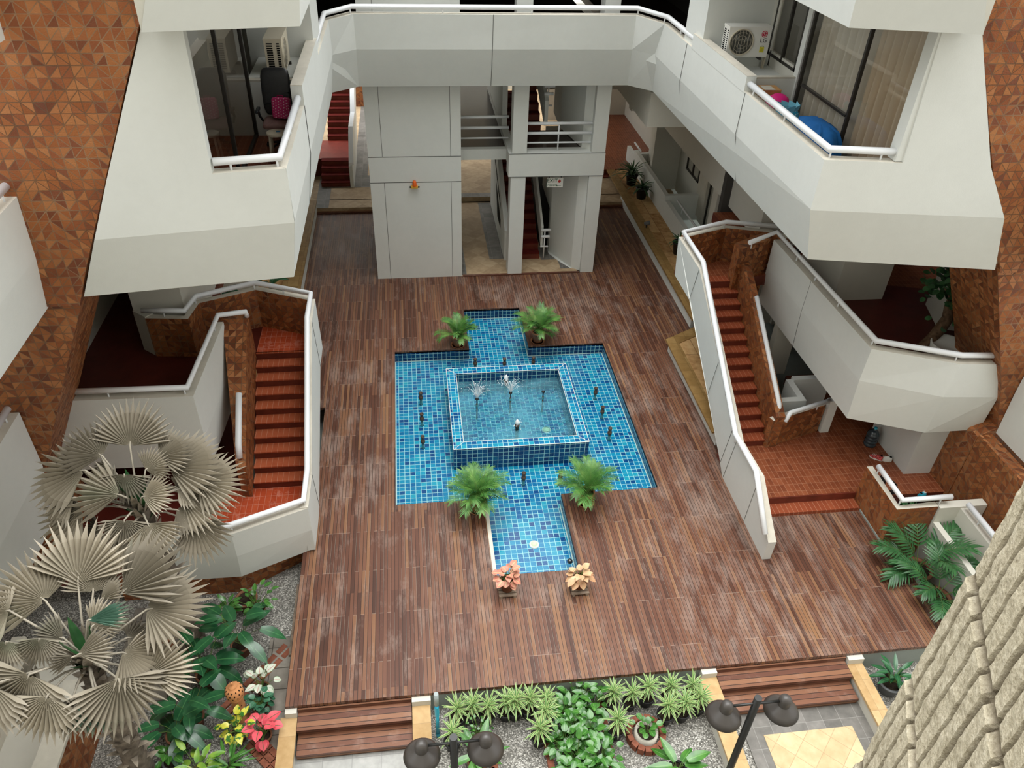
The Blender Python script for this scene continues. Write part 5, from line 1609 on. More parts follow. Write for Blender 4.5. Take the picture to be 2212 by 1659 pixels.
# ---- office chair, bag, stools
t = thing('office_chair', 'black leather office chair on the left balcony', 'office chair', (-2.22, 13.75, 6.46), 0)
blk = simple('black_leather', (0.016, 0.017, 0.019), 0.35, 0.5, 0.2, 10, 0.25)
pk = simple('worn_pink_seat', (0.26, 0.15, 0.14), 0.6, 0.3, 0.2, 8)
def cushion(m, c, sx, sy, sz, R=None, n=8, mi=0):
    c = Vector(c); R = R or Matrix.Identity(3)
    P = []
    for j in range(n + 1):
        v = -PI / 2 + PI * j / n
        row = []
        for i in range(2 * n):
            u = 2 * PI * i / (2 * n)
            sg = lambda w, e: math.copysign(abs(w) ** e, w)
            x = sg(math.cos(v), .35) * sg(math.cos(u), .35); y = sg(math.cos(v), .35) * sg(math.sin(u), .35); z = sg(math.sin(v), .5)
            row.append(c + R @ Vector((x * sx / 2, y * sy / 2, z * sz / 2)))
        P.append(row)
    for j in range(n):
        for i in range(2 * n):
            k = (i + 1) % (2 * n)
            m.poly([P[j][i], P[j][k], P[j + 1][k], P[j + 1][i]], m=mi, s=True)
Rb = Matrix.Rotation(math.radians(-10), 3, 'X')
m = MB(); cushion(m, (0, -0.03, 0.46), 0.50, 0.50, 0.11); m.build('seat', pk, t)
m = MB(); cushion(m, (0, 0.25, 0.90), 0.50, 0.11, 0.78, Rb)
for k in range(3): m.tube([(-.22, 0.165 + .045 * k, .72 + .17 * k), (.22, 0.165 + .045 * k, .72 + .17 * k)], 0.018, 6)
m.build('backrest', blk, t)
for sx in (-1, 1):
    m = MB(); m.tube([(sx * .26, .12, .42), (sx * .31, .05, .55), (sx * .31, -.02, .66)], 0.022, 6); cushion(m, (sx * .31, -.05, .68), .06, .28, .05); m.build('armrest', blk, t)
m = MB(); m.tube([(0, 0, .12), (0, 0, .42)], 0.03, 8)
for k in range(5):
    a = k * 2 * PI / 5 + .3; m.tube([(0, 0, .12), (.27 * math.cos(a), .27 * math.sin(a), .07)], 0.02, 6)
m.build('base', M['black_plastic'], t)
for k in range(5):
    a = k * 2 * PI / 5 + .3
    m = MB(); m.lathe([(0, -.015), (.03, -.015), (.03, .015), (0, .015)], (.27 * math.cos(a), .27 * math.sin(a), .03), 10, R=Matrix.Rotation(PI / 2, 3, 'Y')); m.build('caster', M['black_plastic'], t)
def dots(name, c, d, sc):
    t = NT(name)
    u, v, _ = t.sep(t.uv())
    a, b = t.math('MULTIPLY', u, sc), t.math('MULTIPLY', v, sc)
    b2 = t.math('ADD', b, t.math('MULTIPLY', t.math('MODULO', t.math('ABSOLUTE', t.math('FLOOR', a)), 2.0), 0.5))
    fa, fb = t.math('SUBTRACT', t.math('FRACT', a), 0.5), t.math('SUBTRACT', t.math('FRACT', b2), 0.5)
    rr = t.math('SQRT', t.math('ADD', t.math('MULTIPLY', fa, fa), t.math('MULTIPLY', fb, fb)))
    return t.fin(t.mix(t.math('LESS_THAN', rr, 0.2), c, d), 0.55, 0.3)
pd = dots('pink_polka_dots', (0.58, 0.035, 0.17), (0.80, 0.55, 0.62), 22)
t = thing('toiletry_bag', 'pink polka dot bag leaning on the back of the office chair', 'bag', (-2.14, 13.78, 6.98), math.radians(-12))
Rb2 = Matrix.Rotation(math.radians(-12), 3, 'X')
def rbox(m, c, sx, sy, sz, r, R=None, mi=0):
    c = Vector(c); R = R or Matrix.Identity(3)
    prof = []
    for (cx_, cz_), a0 in (((sx / 2 - r, sz / 2 - r), 0), ((-sx / 2 + r, sz / 2 - r), PI / 2), ((-sx / 2 + r, -sz / 2 + r), PI), ((sx / 2 - r, -sz / 2 + r), 3 * PI / 2)):
        for k in range(5):
            a = a0 + k * PI / 8
            prof.append((cx_ + r * math.cos(a), cz_ + r * math.sin(a)))
    A = [c + R @ Vector((x, -sy / 2, z)) for x, z in prof]; B = [c + R @ Vector((x, sy / 2, z)) for x, z in prof]
    Ai = [c + R @ Vector((x * .9, -sy / 2 - .012, z * .9)) for x, z in prof]
    m.poly(Ai, m=mi); m.poly(list(reversed(B)), m=mi)
    n = len(A)
    for i in range(n):
        j = (i + 1) % n
        m.poly([A[i], A[j], B[j], B[i]], m=mi, s=True); m.poly([Ai[i], Ai[j], A[j], A[i]], m=mi, s=True)
m = MB(); rbox(m, (0, 0, 0.17), 0.30, 0.13, 0.34, 0.05, Rb2); m.build('body', pd, t)
m = MB(); rbox(m, (0, -0.095, 0.11), 0.22, 0.03, 0.17, 0.03, Rb2); m.build('pocket', pd, t)
m = MB(); m.tube([(-.06, .0, .345), (-.04, .0, .375), (.04, .0, .375), (.06, .0, .345)], 0.01, 6); m.build('handle', simple('dark_pink', (0.30, 0.01, 0.08), 0.5), t)
def stool(lab, x, y, z, h, square):
    t = thing('plastic_stool', lab, 'stool', (x, y, z))
    c = M['cream_plastic'] if not square else M['white_plastic']
    r = 0.15
    m = MB()
    if square:
        rbox(m, (0, 0, h - .015), 0.24, 0.24, 0.03, 0.012)
    else:
        m.lathe([(r + .012, h - .04), (r + .012, h - .008), (r, h), (0, h)], (0, 0, 0), 24)
    m.build('seat', c, t)
    for k in range(4):
        a = PI / 4 + k * PI / 2
        q = r * .9 if not square else .14
        m = MB(); m.tube([(q * math.cos(a), q * math.sin(a), h - .03), (q * 1.25 * math.cos(a), q * 1.25 * math.sin(a), 0)], 0.022, 6); m.build('leg', c, t)
    if square:
        m = MB()
        for k in range(4):
            a = k * PI / 2; R = Matrix.Rotation(a, 3, 'Z'); m.obox(R @ Vector((0, -.115, h - .12)), .22, .012, .18, R)
        m.build('apron', c, t)
    return t
t = stool('round cream plastic stool in front of the office chair', -2.20, 13.2, 6.46, 0.48, False)
m = MB(); m.box(.0, .07, -.02, .04, .48, .483); m.build('sticker', simple('blue_sticker', (0.02, 0.22, 0.42), 0.4), t)
stool('small square white stool at the corner of the left balcony', -1.98, 12.72, 6.46, 0.42, True)

# ---- clutter on the right balcony
t = thing('cardboard_box', 'brown cardboard box at the far end of the right balcony', 'box', (6.72, 14.22, 6.46))
m = MB(); m.box(-.2, .2, -.16, .16, 0, 0.86); m.build('body', simple('cardboard', (0.46, 0.25, 0.10), 0.8, 0.15, 0.15), t)
m = MB(); m.box(-.12, .08, -.165, .1, 0.861, 0.868); m.build('label', M['cap'], t)
t = thing('black_bag', 'black bag under the pink hat on the right balcony', 'bag', (6.86, 13.82, 6.46))
m = MB(); cushion(m, (0, 0, .34), .52, .40, .68); m.build('body', M['black_plastic'], t)
m = MB(); m.tube([(-.15, 0, .64), (-.1, 0, .74), (.1, 0, .74), (.15, 0, .64)], .014, 6); m.build('handle', M['black_plastic'], t)
t = thing('pink_hat', 'bright pink rounded hat lying on the black bag on the right balcony', 'hat', (6.80, 13.85, 7.12))
m = MB(); m.lathe([(0.21, 0.0), (0.205, 0.06), (0.17, 0.13), (0.10, 0.18), (0, 0.2)], (0, 0, 0), 20); m.build('crown', simple('hot_pink', (0.75, 0.015, 0.22), 0.5), t)
m = MB(); m.lathe([(0.24, -0.012), (0.24, 0.0), (0.2, 0.01)], (0, 0, 0), 20); m.build('brim', simple('hot_pink_brim', (0.65, 0.012, 0.19), 0.5), t)
def cloth(name, lab, cat, c, sx, sy, h, mat, seed, folds=9):
    rnd = random.Random(seed)
    m = MB(c)
    c = Vector(c)
    n = 40; rings = []
    for k, (f, z) in enumerate(((0.02, h), (0.45, h * .985), (0.72, h * .93), (0.86, h * .78), (0.95, h * .5), (1.05, h * .2), (1.12, 0.0))):
        row = []
        for i in range(n):
            a = 2 * PI * i / n
            w = 1 + (0.07 * math.sin(a * folds + seed) + 0.04 * math.sin(a * (folds * 2 + 1))) * min(1, k / 3)
            e = lambda q: math.copysign(abs(q) ** 0.6, q)
            row.append(c + Vector((e(math.cos(a)) * sx / 2 * f * w, e(math.sin(a)) * sy / 2 * f * w, z + (rnd.uniform(-.01, .01) if 0 < k < 6 else 0))))
        rings.append(row)
    for k in range(len(rings) - 1):
        for i in range(n):
            j = (i + 1) % n
            m.poly([rings[k][i], rings[k][j], rings[k + 1][j], rings[k + 1][i]], s=True)
    m.poly(rings[0])
    return tag(m.build(name, mat), lab, cat)
o = cloth('draped_cloth', 'blue cloth draped over something on the right balcony', 'cloth', (0, 0, 0), 0.62, 1.25, 0.78, simple('blue_cloth', (0.02, 0.15, 0.45), 0.75, 0.2, 0.15), 3)
o.location = (7.0, 12.55, 6.46)
t = thing('blue_bag', 'light blue patterned bag between the blue cloth and the pink hat', 'bag', (6.78, 13.38, 6.46))
m = MB(); cushion(m, (0, 0, .38), .42, .30, .74); m.build('body', dots('blue_check', (0.03, 0.32, 0.50), (0.50, 0.66, 0.70), 14), t)
m = MB()
for k in range(10):
    a = 2 * PI * k / 10; a2 = a + .63
    m.poly([(.2 * math.cos(a), .14 * math.sin(a), .72), (.2 * math.cos(a2), .14 * math.sin(a2), .72), (.24 * math.cos(a2), .17 * math.sin(a2), .84), (.22 * math.cos(a), .16 * math.sin(a), .80)])
m.build('open_top', simple('blue_top', (0.20, 0.50, 0.62), 0.6), t)

# ---- bottles and shoes on the entrance landing
clear = simple('smoky_bottle', (0.03, 0.045, 0.055), 0.12, 0.6)
def bottle(lab, x, y, z):
    t = thing('water_bottle', lab, 'bottle', (x, y, z))
    m = MB(); pr = [(0, 0), (.13, .0)]
    for k in range(4): pr += [(.135, .02 + k * .085), (.135, .065 + k * .085), (.12, .075 + k * .085)]
    pr += [(.12, .36), (.06, .42), (.03, .44), (.03, .48), (0, .48)]
    m.lathe(pr, (0, 0, 0), 18); m.build('body', clear, t)
    m = MB(); m.lathe([(.034, .455), (.034, .495), (0, .497)], (0, 0, 0), 10); m.build('lid', M['bluepipe'], t)
bottle('large ribbed dark water bottle beside the pale square column', 9.85, 11.86, 0.25)
def shoe(name, lab, x, y, z, rz, c1, c2, L=0.27, grp=None):
    t = thing(name, lab, 'shoe', (x, y, z), rz, grp)
    m = MB(); n = 12
    out = [(L / 2 * math.cos(a), .048 * math.sin(a) * (1 + .25 * math.cos(a))) for a in [2 * PI * i / n for i in range(n)]]
    m.prism(out, 0, 0.03); m.build('sole', c2, t)
    m = MB()
    secs = [(-.46, .04, .085), (-.25, .043, .10), (-.02, .044, .085), (.2, .05, .06), (.38, .046, .045), (.48, .02, .03)]
    rings = []
    for fx, w, h in secs:
        rings.append([(fx * L, w * math.cos(a), .028 + h * max(0.0, math.sin(a))) for a in [PI * i / 8 for i in range(9)]])
    for a, b in zip(rings, rings[1:]):
        m.loft(a, b, s=True)
    m.poly(rings[0]); m.poly(rings[-1]); m.build('upper', c1, t)
    m = MB(); m.lathe([(.03, 0), (0, .004)], (-.32 * L, 0, .125), 10); m.build('opening', M['black'], t)
    if c1 is not M['black_plastic']:
        m = MB()
        for k in range(3): m.tube([(.02 + k * .03, -.03, .10 - k * .012), (.03 + k * .03, .03, .10 - k * .012)], .006, 5)
        m.build('laces', M['white_plastic'], t)
redw = simple('red_white_upper', (0.50, 0.08, 0.08), 0.6, 0.2, 0.9, 22)
shoe('sneaker', 'red and white sneaker next to the water bottle, left one', 9.76, 11.40, 0.25, 2.4, redw, M['white_plastic'], 0.28)
shoe('sneaker', 'white sneaker with red trim next to the water bottle, right one', 9.93, 11.33, 0.25, 2.7, M['white_plastic'], M['white_plastic'], 0.28)
for k, (x, y, r, l) in enumerate(((9.55, 10.72, 1.2, 'farthest of the row'), (9.70, 10.55, 1.4, 'second from the far end'), (9.62, 10.36, 0.2, 'third from the far end'), (9.66, 10.08, 0.3, 'nearest to the handrail'))):
    shoe('slipper', 'black slipper inside the terracotta parapet, ' + l, x, y, 0.25, r, M['black_plastic'], M['black_plastic'], 0.26, 'dark slippers behind the parapet')
shoe('slipper', 'blue sandal inside the terracotta parapet', 10.15, 10.22, 0.25, 0.4, M['bluepipe'], M['bluepipe'], 0.22)
t = thing('spotlight', 'small grey spotlight on the coping of the long right planter', 'spotlight', (7.56, 22.6, 0.4))
m = MB(); m.tube([(0, 0, 0), (0, 0, .12)], .02, 6); m.build('stand', M['frame'], t)
m = MB(); m.tube([(-.08, 0, .14), (.1, 0, .18)], [.05, .07], 10); m.build('lamp_head', M['grey_plastic'], t)

# ================================================================ PLANTS
def pot(t, r, h, mat, soil=True, lip=0.012, saucer=False, nm='pot'):
    m = MB()
    m.lathe([(0, 0), (r * .72, 0), (r * .96, h * .88), (r + lip, h * .88), (r + lip, h), (r * .88, h), (r * .86, h * .86)], (0, 0, 0.02 if saucer else 0), 22)
    m.build(nm, mat, t)
    if soil:
        m = MB(); m.lathe([(r * .87, h * .87), (0, h * .9)], (0, 0, 0.02 if saucer else 0), 18); m.build('soil', M['soil'], t)
    if saucer:
        m = MB(); m.lathe([(0, 0), (r * .95, 0), (r * 1.15, .035), (r * 1.1, .035), (r * .9, .012)], (0, 0, 0), 22); m.build('saucer', M['terracotta'], t)

def frond(m, base, az, L, lift, bend, lw, ll, nl=16, mi=0, stem_r=0.006, smi=1, rnd=None, start=0.32, droop=0.25):
    # feather leaf: arching rachis with leaflets on both sides
    rnd = rnd or random
    p = Vector(base)
    N = nl + 6
    ang = lift
    pts = [p.copy()]
    for i in range(N):
        d = Vector((math.cos(az) * math.cos(ang), math.sin(az) * math.cos(ang), math.sin(ang)))
        p = p + d * (L / N)
        pts.append(p.copy())
        ang -= bend / N * (0.4 + 1.2 * i / N)
    m.tube(pts, [stem_r * (1 - 0.75 * i / N) for i in range(N + 1)], 4, m=smi, cap=False)
    for i in range(N + 1):
        t = i / N
        if t < start: continue
        q = (t - start) / (1 - start)
        d = (pts[min(i + 1, N)] - pts[max(i - 1, 0)]).normalized()
        side = d.cross(Vector((0, 0, 1)))
        if side.length < .1: side = Vector((-math.sin(az), math.cos(az), 0))
        side.normalize()
        upn = side.cross(d).normalized()
        ln = ll * (0.55 + 0.45 * math.sin(PI * min(1, q * 0.8 + 0.15))) * rnd.uniform(.85, 1.1)
        for sg in (-1, 1):
            dd = (side * sg * (0.95 - 0.45 * q) + d * (0.45 + 0.6 * q) + upn * rnd.uniform(0.1, 0.3))
            m.blade(pts[i], dd, upn, ln, lw, bend=rnd.uniform(.5, 1.0) * droop * 3, fold=.3, n=3, m=mi)

def areca(lab, loc, seed, size, nf, grp):
    rnd = random.Random(seed)
    t = thing('potted_palm', lab, 'potted palm', loc, 0, grp)
    pot(t, 0.165, 0.30, M['terracotta'], saucer=True)
    m = MB()
    for k in range(nf):
        az = 2 * PI * k / nf * 2.4 + rnd.uniform(-.4, .4)
        lift = rnd.uniform(1.1, 1.52) if k > nf * .35 else rnd.uniform(.8, 1.1)
        frond(m, (rnd.uniform(-.05, .05), rnd.uniform(-.05, .05), 0.27), az, size * rnd.uniform(.8, 1.15), lift, rnd.uniform(0.9, 1.75), 0.014, size * 0.34, 24, 0, 0.007, 1, rnd, .25, .16)
    m.build('foliage', [M['areca'], M['stem']], t)
    return t
PG = 'potted palms at the corners of the pool'
areca('bushy green palm in a terracotta pot at the near left corner of the pool', (1.0, 10.93, 0), 4, 0.74, 30, PG)
areca('bushy green palm in a terracotta pot at the near right corner of the pool', (3.22, 10.92, 0), 9, 0.70, 28, PG)
areca('smaller green palm in a terracotta pot at the far left corner of the pool', (1.0, 16.84, 0), 14, 0.60, 20, PG)
areca('smaller green palm in a terracotta pot at the far right corner of the pool', (3.12, 16.86, 0), 23, 0.70, 24, PG)

# ---- the two coloured plants on wooden stands
def stand(lab, x, y, z):
    t = thing('plant_stand', lab, 'plant stand', (x, y, z), 0, 'low slatted stands by the pool')
    for k in range(5):
        m = MB(); yy = -.14 + k * .07; m.box(-.16, .16, yy - .025, yy + .025, .05, .075); m.build('slat', M['palewood'], t)
    for xx in (-.12, .12):
        m = MB(); m.box(xx - .02, xx + .02, -.165, .165, 0, .05); m.build('bearer', M['palewood'], t)
stand('slatted wooden stand under the pink leaved pot', 1.36, 8.86, 0)
stand('slatted wooden stand under the peach leaved pot', 2.67, 8.78, 0)
def leafy_pot(name, lab, cat, loc, potr, poth, pmat, leafm, n, L, W, seed, rise=(.5, 1.2), stemL=(.1, .2), grp=None, bend=.6, soil=True, withpot=True, fold=.2, hgt=0.0):
    rnd = random.Random(seed)
    t = thing(name, lab, cat, loc, 0, grp)
    if withpot: pot(t, potr, poth, pmat)
    m = MB()
    for k in range(n):
        az = k * 2.399 + rnd.uniform(-.3, .3)
        el = rnd.uniform(*rise)
        st = rnd.uniform(*stemL) * (1.15 if el > .8 else .9)
        d = Vector((math.cos(az) * math.cos(el), math.sin(az) * math.cos(el), math.sin(el)))
        p0 = Vector((rnd.uniform(-.02, .02), rnd.uniform(-.02, .02), poth * .88 if withpot else 0.0))
        if hgt: p0 = p0 + Vector((0, 0, rnd.uniform(0, hgt)))
        p1 = p0 + d * st * .6 + Vector((0, 0, st * .35)); p2 = p1 + d * st * .4
        m.tube([p0, p1, p2], [.006, .005, .004], 4, m=1, cap=False)
        el2 = el - rnd.uniform(.5, .9)
        dd = Vector((math.cos(az) * math.cos(el2), math.sin(az) * math.cos(el2), math.sin(el2)))
        m.blade(p2, dd, Vector((0, 0, 1)), L * rnd.uniform(.75, 1.15), W * rnd.uniform(.85, 1.1), bend=rnd.uniform(.3, 1) * bend, fold=fold, n=6)
    m.build('foliage', [leafm, M['stem']], t)
    if hgt:
        m = MB(); m.tube([(0, 0, poth * .8 if withpot else 0), (0, 0, (poth * .88 if withpot else 0) + hgt)], .012, 6); m.build('stem', M['stem'], t)
    return t
leafy_pot('pink_leaved_plant', 'pink leaved plant in a brown pot, left of the pair in front of the pool', 'potted plant', (1.36, 8.86, .075), .14, .22, M['terracotta_dark'], M['pinkleaf'], 24, .15, .14, 3, (.3, 1.3), (.10, .22), 'pair of colourful plants in front of the pool')
leafy_pot('peach_leaved_plant', 'peach leaved plant in a brown pot, right of the pair in front of the pool', 'potted plant', (2.67, 8.78, .075), .135, .20, M['terracotta_dark'], M['peachleaf'], 24, .16, .13, 8, (.3, 1.3), (.10, .22), 'pair of colourful plants in front of the pool')

# ---- row of pale edged plants under the deck edge
def rosette(lab, x, y, seed, rz=0):
    rnd = random.Random(seed)
    t = thing('potted_dracaena', lab, 'potted plant', (x, y, -.5), rz, 'pale edged spiky plants in black pots')
    pot(t, .125, .21, M['black_plastic'])
    m = MB(); m.tube([(0, 0, .18), (.01, 0, .47)], .013, 6); m.build('stem', M['stem'], t)
    m = MB()
    for k in range(30):
        az = k * 2.399; f = k / 30
        el = -0.25 + 1.55 * f + rnd.uniform(-.12, .12)
        d = Vector((math.cos(az) * math.cos(el), math.sin(az) * math.cos(el), math.sin(el)))
        m.blade((.01, 0, .40 + .10 * f), d, Vector((0, 0, 1)), rnd.uniform(.21, .30), .036, bend=.55, fold=.3, n=4, prof=lambda t: (0.55 + 1.6 * t) if t < .28 else max(0, 1 - ((t - .28) / .72) ** 2.2))
    m.build('foliage', M['dracaena'], t)
    return t
DR = [[0.3, 6.7], [0.55, 6.84], [0.80, 6.70], [1.09, 6.76], [1.24, 6.86], [1.47, 6.76], [1.76, 6.84], [1.71, 6.5], [1.57, 6.25], [2.84, 6.78], [3.16, 6.70], [3.45, 6.76], [3.83, 6.76], [4.20, 6.82], [3.67, 6.40], [3.96, 6.42], [4.26, 6.50], [2.82, 6.24], [0.21, 6.33]]
DN = ['first of the left row, nearest the blue pipe', 'second of the left row, against the deck wall', 'third of the left row, drooping a yellow leaf', 'fourth of the left row', 'tucked behind the fourth of the left row against the wall', 'sixth of the left row with a yellowed lower leaf', 'last of the left row, beside the leafy bed', 'in front of the left row beside the leafy bed', 'smallest plant at the left edge of the leafy bed',
      'first of the right row, just right of the leafy bed', 'second of the right row', 'third of the right row, in an open pot', 'fourth of the right row', 'far right against the wall below the steps coping', 'front row of the right group, left one', 'front row of the right group, middle one', 'front row of the right group, right one by the lamp', 'standing alone left of the brick ring', 'behind the left lamp head, in front of the pipe plants']
DR = [[x, min(y, 6.74)] for x, y in DR]
protos = [rosette('spiky pale edged potted plant, ' + DN[i], DR[i][0], DR[i][1], 30 + i) for i in range(4)]
for i in range(4, len(DR)):
    copy_thing(protos[i % 4], (DR[i][0], DR[i][1], -.5), i * 1.3, 'spiky pale edged potted plant, ' + DN[i], None, 0.92 + 0.16 * ((i * 37) % 10) / 10)

# ---- leafy bed and its brick edging
BD = [[2.28, 6.85], [2.54, 6.72], [2.08, 6.62], [2.32, 6.48], [2.10, 6.28], [2.38, 6.2], [1.95, 6.12], [2.13, 5.88], [2.45, 5.80], [1.98, 5.62], [2.28, 5.60]]
BN = ['against the deck wall, left', 'against the deck wall, right', 'second row, left', 'second row, right', 'middle left', 'middle right', 'left edge beside the bricks', 'centre front', 'right front over the gravel', 'front left at the picture edge', 'front right at the picture edge']
bushes = []
for i, (x, y) in enumerate(BD):
    l = 'glossy green bush of the leafy bed, ' + BN[i]
    if i < 3:
        bushes.append(leafy_pot('glossy_bush', l, 'bush', (x, y, -.5), 0, 0, None, M['broad'], 40, .15, .105, 60 + i, (.25, 1.35), (.14, .34), 'glossy bushes of the leafy bed', withpot=False))
    else:
        copy_thing(bushes[i % 3], (x, y, -.5), i * 1.1, l, None, 0.95 + .05 * (i % 3))
def brick(x, y, rz, lab, grp, z=-.5):
    t = MB(); t.box(-.1, .1, -.05, .05, 0, .07)
    o = t.build('brick', M['brickred']); o.location = (x, y, z); o.rotation_euler = (0, 0, rz)
    return tag(o, lab, 'brick', grp)
for k in range(7):
    brick(2.70 - .01 * k, 6.72 - k * .215, PI / 2 + .03 * (k % 3 - 1), 'red edging brick on the right side of the leafy bed', 'bricks edging the leafy bed on the right')
for k in range(5):
    brick(1.70 + .01 * k, 6.1 - k * .215, PI / 2 + .03 * (k % 3 - 1), 'red edging brick on the left side of the leafy bed', 'bricks edging the leafy bed on the left')

# ---- brick ring planter
t = thing('ring_planter', 'round planter ringed with red bricks in the gravel bed', 'planter', (3.30, 6.17, -.5))
for k in range(15):
    a = 2 * PI * k / 15
    R = Matrix.Rotation(a, 3, 'Z')
    m = MB(); m.obox(R @ Vector((.27, 0, .07)), .09, .105, .14, R); m.build('brick', M['brickred'], t)
m = MB(); m.lathe([(.19, 0), (.19, .17), (.15, .17), (.145, .10), (0, .10)], (0, 0, 0), 24); m.build('rim', M['cap'], t)
m = MB(); m.lathe([(.145, .11), (0, .12)], (0, 0, 0), 18); m.build('soil', M['soil'], t)
rnd = random.Random(5); m = MB()
for k in range(14):
    az = k * 2.4; el = rnd.uniform(.2, 1.2); d = Vector((math.cos(az) * math.cos(el), math.sin(az) * math.cos(el), math.sin(el)))
    p1 = Vector((0, 0, .14)) + d * rnd.uniform(.08, .24) + Vector((0, 0, .08)); m.tube([(0, 0, .1), p1], .004, 4, m=1, cap=False)
    m.blade(p1, d + Vector((0, 0, -.5)), Vector((0, 0, 1)), .11, .10, .3, .15, 5, prof=lambda t: math.sqrt(max(0, 1 - (2 * t - .95) ** 2)))
m.build('foliage', [M['broad'], M['stem']], t)

# ---- broad leaved plants at the bottom edge
leafy_pot('broad_leaved_shrub', 'rosette of long broad leaves at the bottom edge right of the leafy bed', 'shrub', (3.60, 5.50, -.5), .15, .2, M['black_plastic'], M['broad'], 10, .44, .155, 71, (.5, 1.2), (.12, .2), bend=.5)
leafy_pot('broad_leaved_shrub', 'upright broad leaved plant behind the left twin lamp', 'shrub', (.58, 6.0, -.5), .16, .16, M['terracotta_dark'], M['broad'], 9, .42, .13, 74, (.5, 1.35), (.10, .22), bend=.45)
leafy_pot('small_leaved_plant', 'small bright leafy plant behind the upright broad leaved plant', 'potted plant', (.62, 6.38, -.5), .12, .16, M['black_plastic'], M['broad'], 40, .06, .05, 77, (.1, 1.3), (.08, .26))
for k in range(6):
    a = k * .55 + .2
    brick(.58 + .26 * math.cos(a - 2.0), 5.98 + .26 * math.sin(a - 2.0), a - 2.0 + PI / 2, 'red brick curving around the upright broad leaved plant', 'bricks around the upright plant')

# ---- left garden
def spath(lab, loc, seed, n, L, W, stem, grp='big dark leaved plants of the left garden', pr=.17):
    return leafy_pot('peace_lily', lab, 'potted plant', loc, pr, .26, M['terracotta_dark'], M['spath'], n, L, W, seed, (.35, 1.3), stem, grp, bend=.9, fold=.12)
spath('largest dark leaved plant in the left garden, between the fan palm and the lantern', (-3.78, 7.88, -.5), 81, 15, .50, .25, (.26, .46))
spath('dark leaved plant reaching towards the deck edge behind the largest one', (-3.30, 8.40, -.5), 84, 14, .44, .21, (.34, .60))
spath('dark leaved plant left of the lantern near the palm trunk', (-3.85, 7.12, -.5), 87, 13, .46, .21, (.22, .42))
spath('dark leaved plant in a brown pot in front of the fan palm', (-4.02, 6.85, -.5), 90, 12, .44, .20, (.15, .36))
leafy_pot('leafy_pot_plant', 'small leafy plant in front of the round pot under the low landing', 'potted plant', (-3.62, 9.12, -.5), .12, .2, M['terracotta_dark'], M['broad'], 18, .17, .085, 92, (.3, 1.3), (.08, .18))
leafy_pot('leafy_pot_plant', 'small bright leafy plant by the gravel corner beside the deck', 'potted plant', (-3.12, 9.12, -.5), .12, .2, M['terracotta_dark'], M['broad'], 30, .14, .08, 95, (.2, 1.4), (.10, .40))
t = thing('clay_pot', 'wide round clay pot against the terracotta base under the low landing', 'pot', (-3.35, 9.36, -.5)); pot(t, .19, .26, M['terracotta_dark'])
t = thing('clay_pot', 'empty clay pot on the pavers under the fan palm', 'pot', (-4.55, 8.47, -.47)); pot(t, .14, .22, M['terracotta'], soil=False)
leafy_pot('caladium', 'white leaved plant beside the paver strip', 'potted plant', (-2.85, 7.58, -.5), .11, .16, M['terracotta_dark'], M['whiteleaf'], 15, .16, .13, 101, (.4, 1.3), (.10, .26))
leafy_pot('crinkled_plant', 'dark crinkled leaf plant between the white and the red leaved plants', 'potted plant', (-2.83, 7.24, -.5), .12, .18, M['terracotta_dark'], M['crinkleleaf'], 24, .12, .11, 104, (.2, 1.2), (.08, .22))
leafy_pot('red_leaved_plant', 'bright red leaved plant next to the steps coping', 'potted plant', (-2.72, 6.74, -.5), .12, .18, M['terracotta_dark'], M['redleaf'], 18, .19, .15, 107, (.2, 1.3), (.10, .26))
leafy_pot('yellow_leaved_plant', 'yellow and green blotched plant left of the red leaved plant', 'potted plant', (-3.12, 6.82, -.5), .13, .18, M['terracotta_dark'], M['yellowleaf'], 20, .17, .12, 110, (.3, 1.3), (.12, .32))
leafy_pot('young_plant', 'young bright leaved plant in a grey pot at the bottom of the left garden', 'potted plant', (-4.03, 6.48, -.5), .15, .2, M['grey_plastic'], M['broad'], 12, .17, .10, 113, (.3, 1.2), (.10, .3))
leafy_pot('croton', 'yellow green croton at the bottom edge of the left garden', 'potted plant', (-3.58, 6.22, -.5), .14, .2, M['terracotta_dark'], mk_leaf('croton_leaf', [(.3, (.06, .22, .03)), (.55, (.25, .42, .05)), (.75, (.55, .56, .06))], .3, .5), 22, .24, .10, 116, (.3, 1.3), (.12, .36))
leafy_pot('strap_leaved_plant', 'strap leaved green plant right of the croton at the bottom edge', 'potted plant', (-3.14, 6.22, -.5), .13, .2, M['black_plastic'], M['broad'], 26, .34, .05, 119, (.5, 1.4), (.08, .2))
t = thing('white_pot', 'white pot at the bottom edge of the left garden', 'pot', (-4.06, 6.16, -.5)); pot(t, .1, .2, M['white_plastic'])
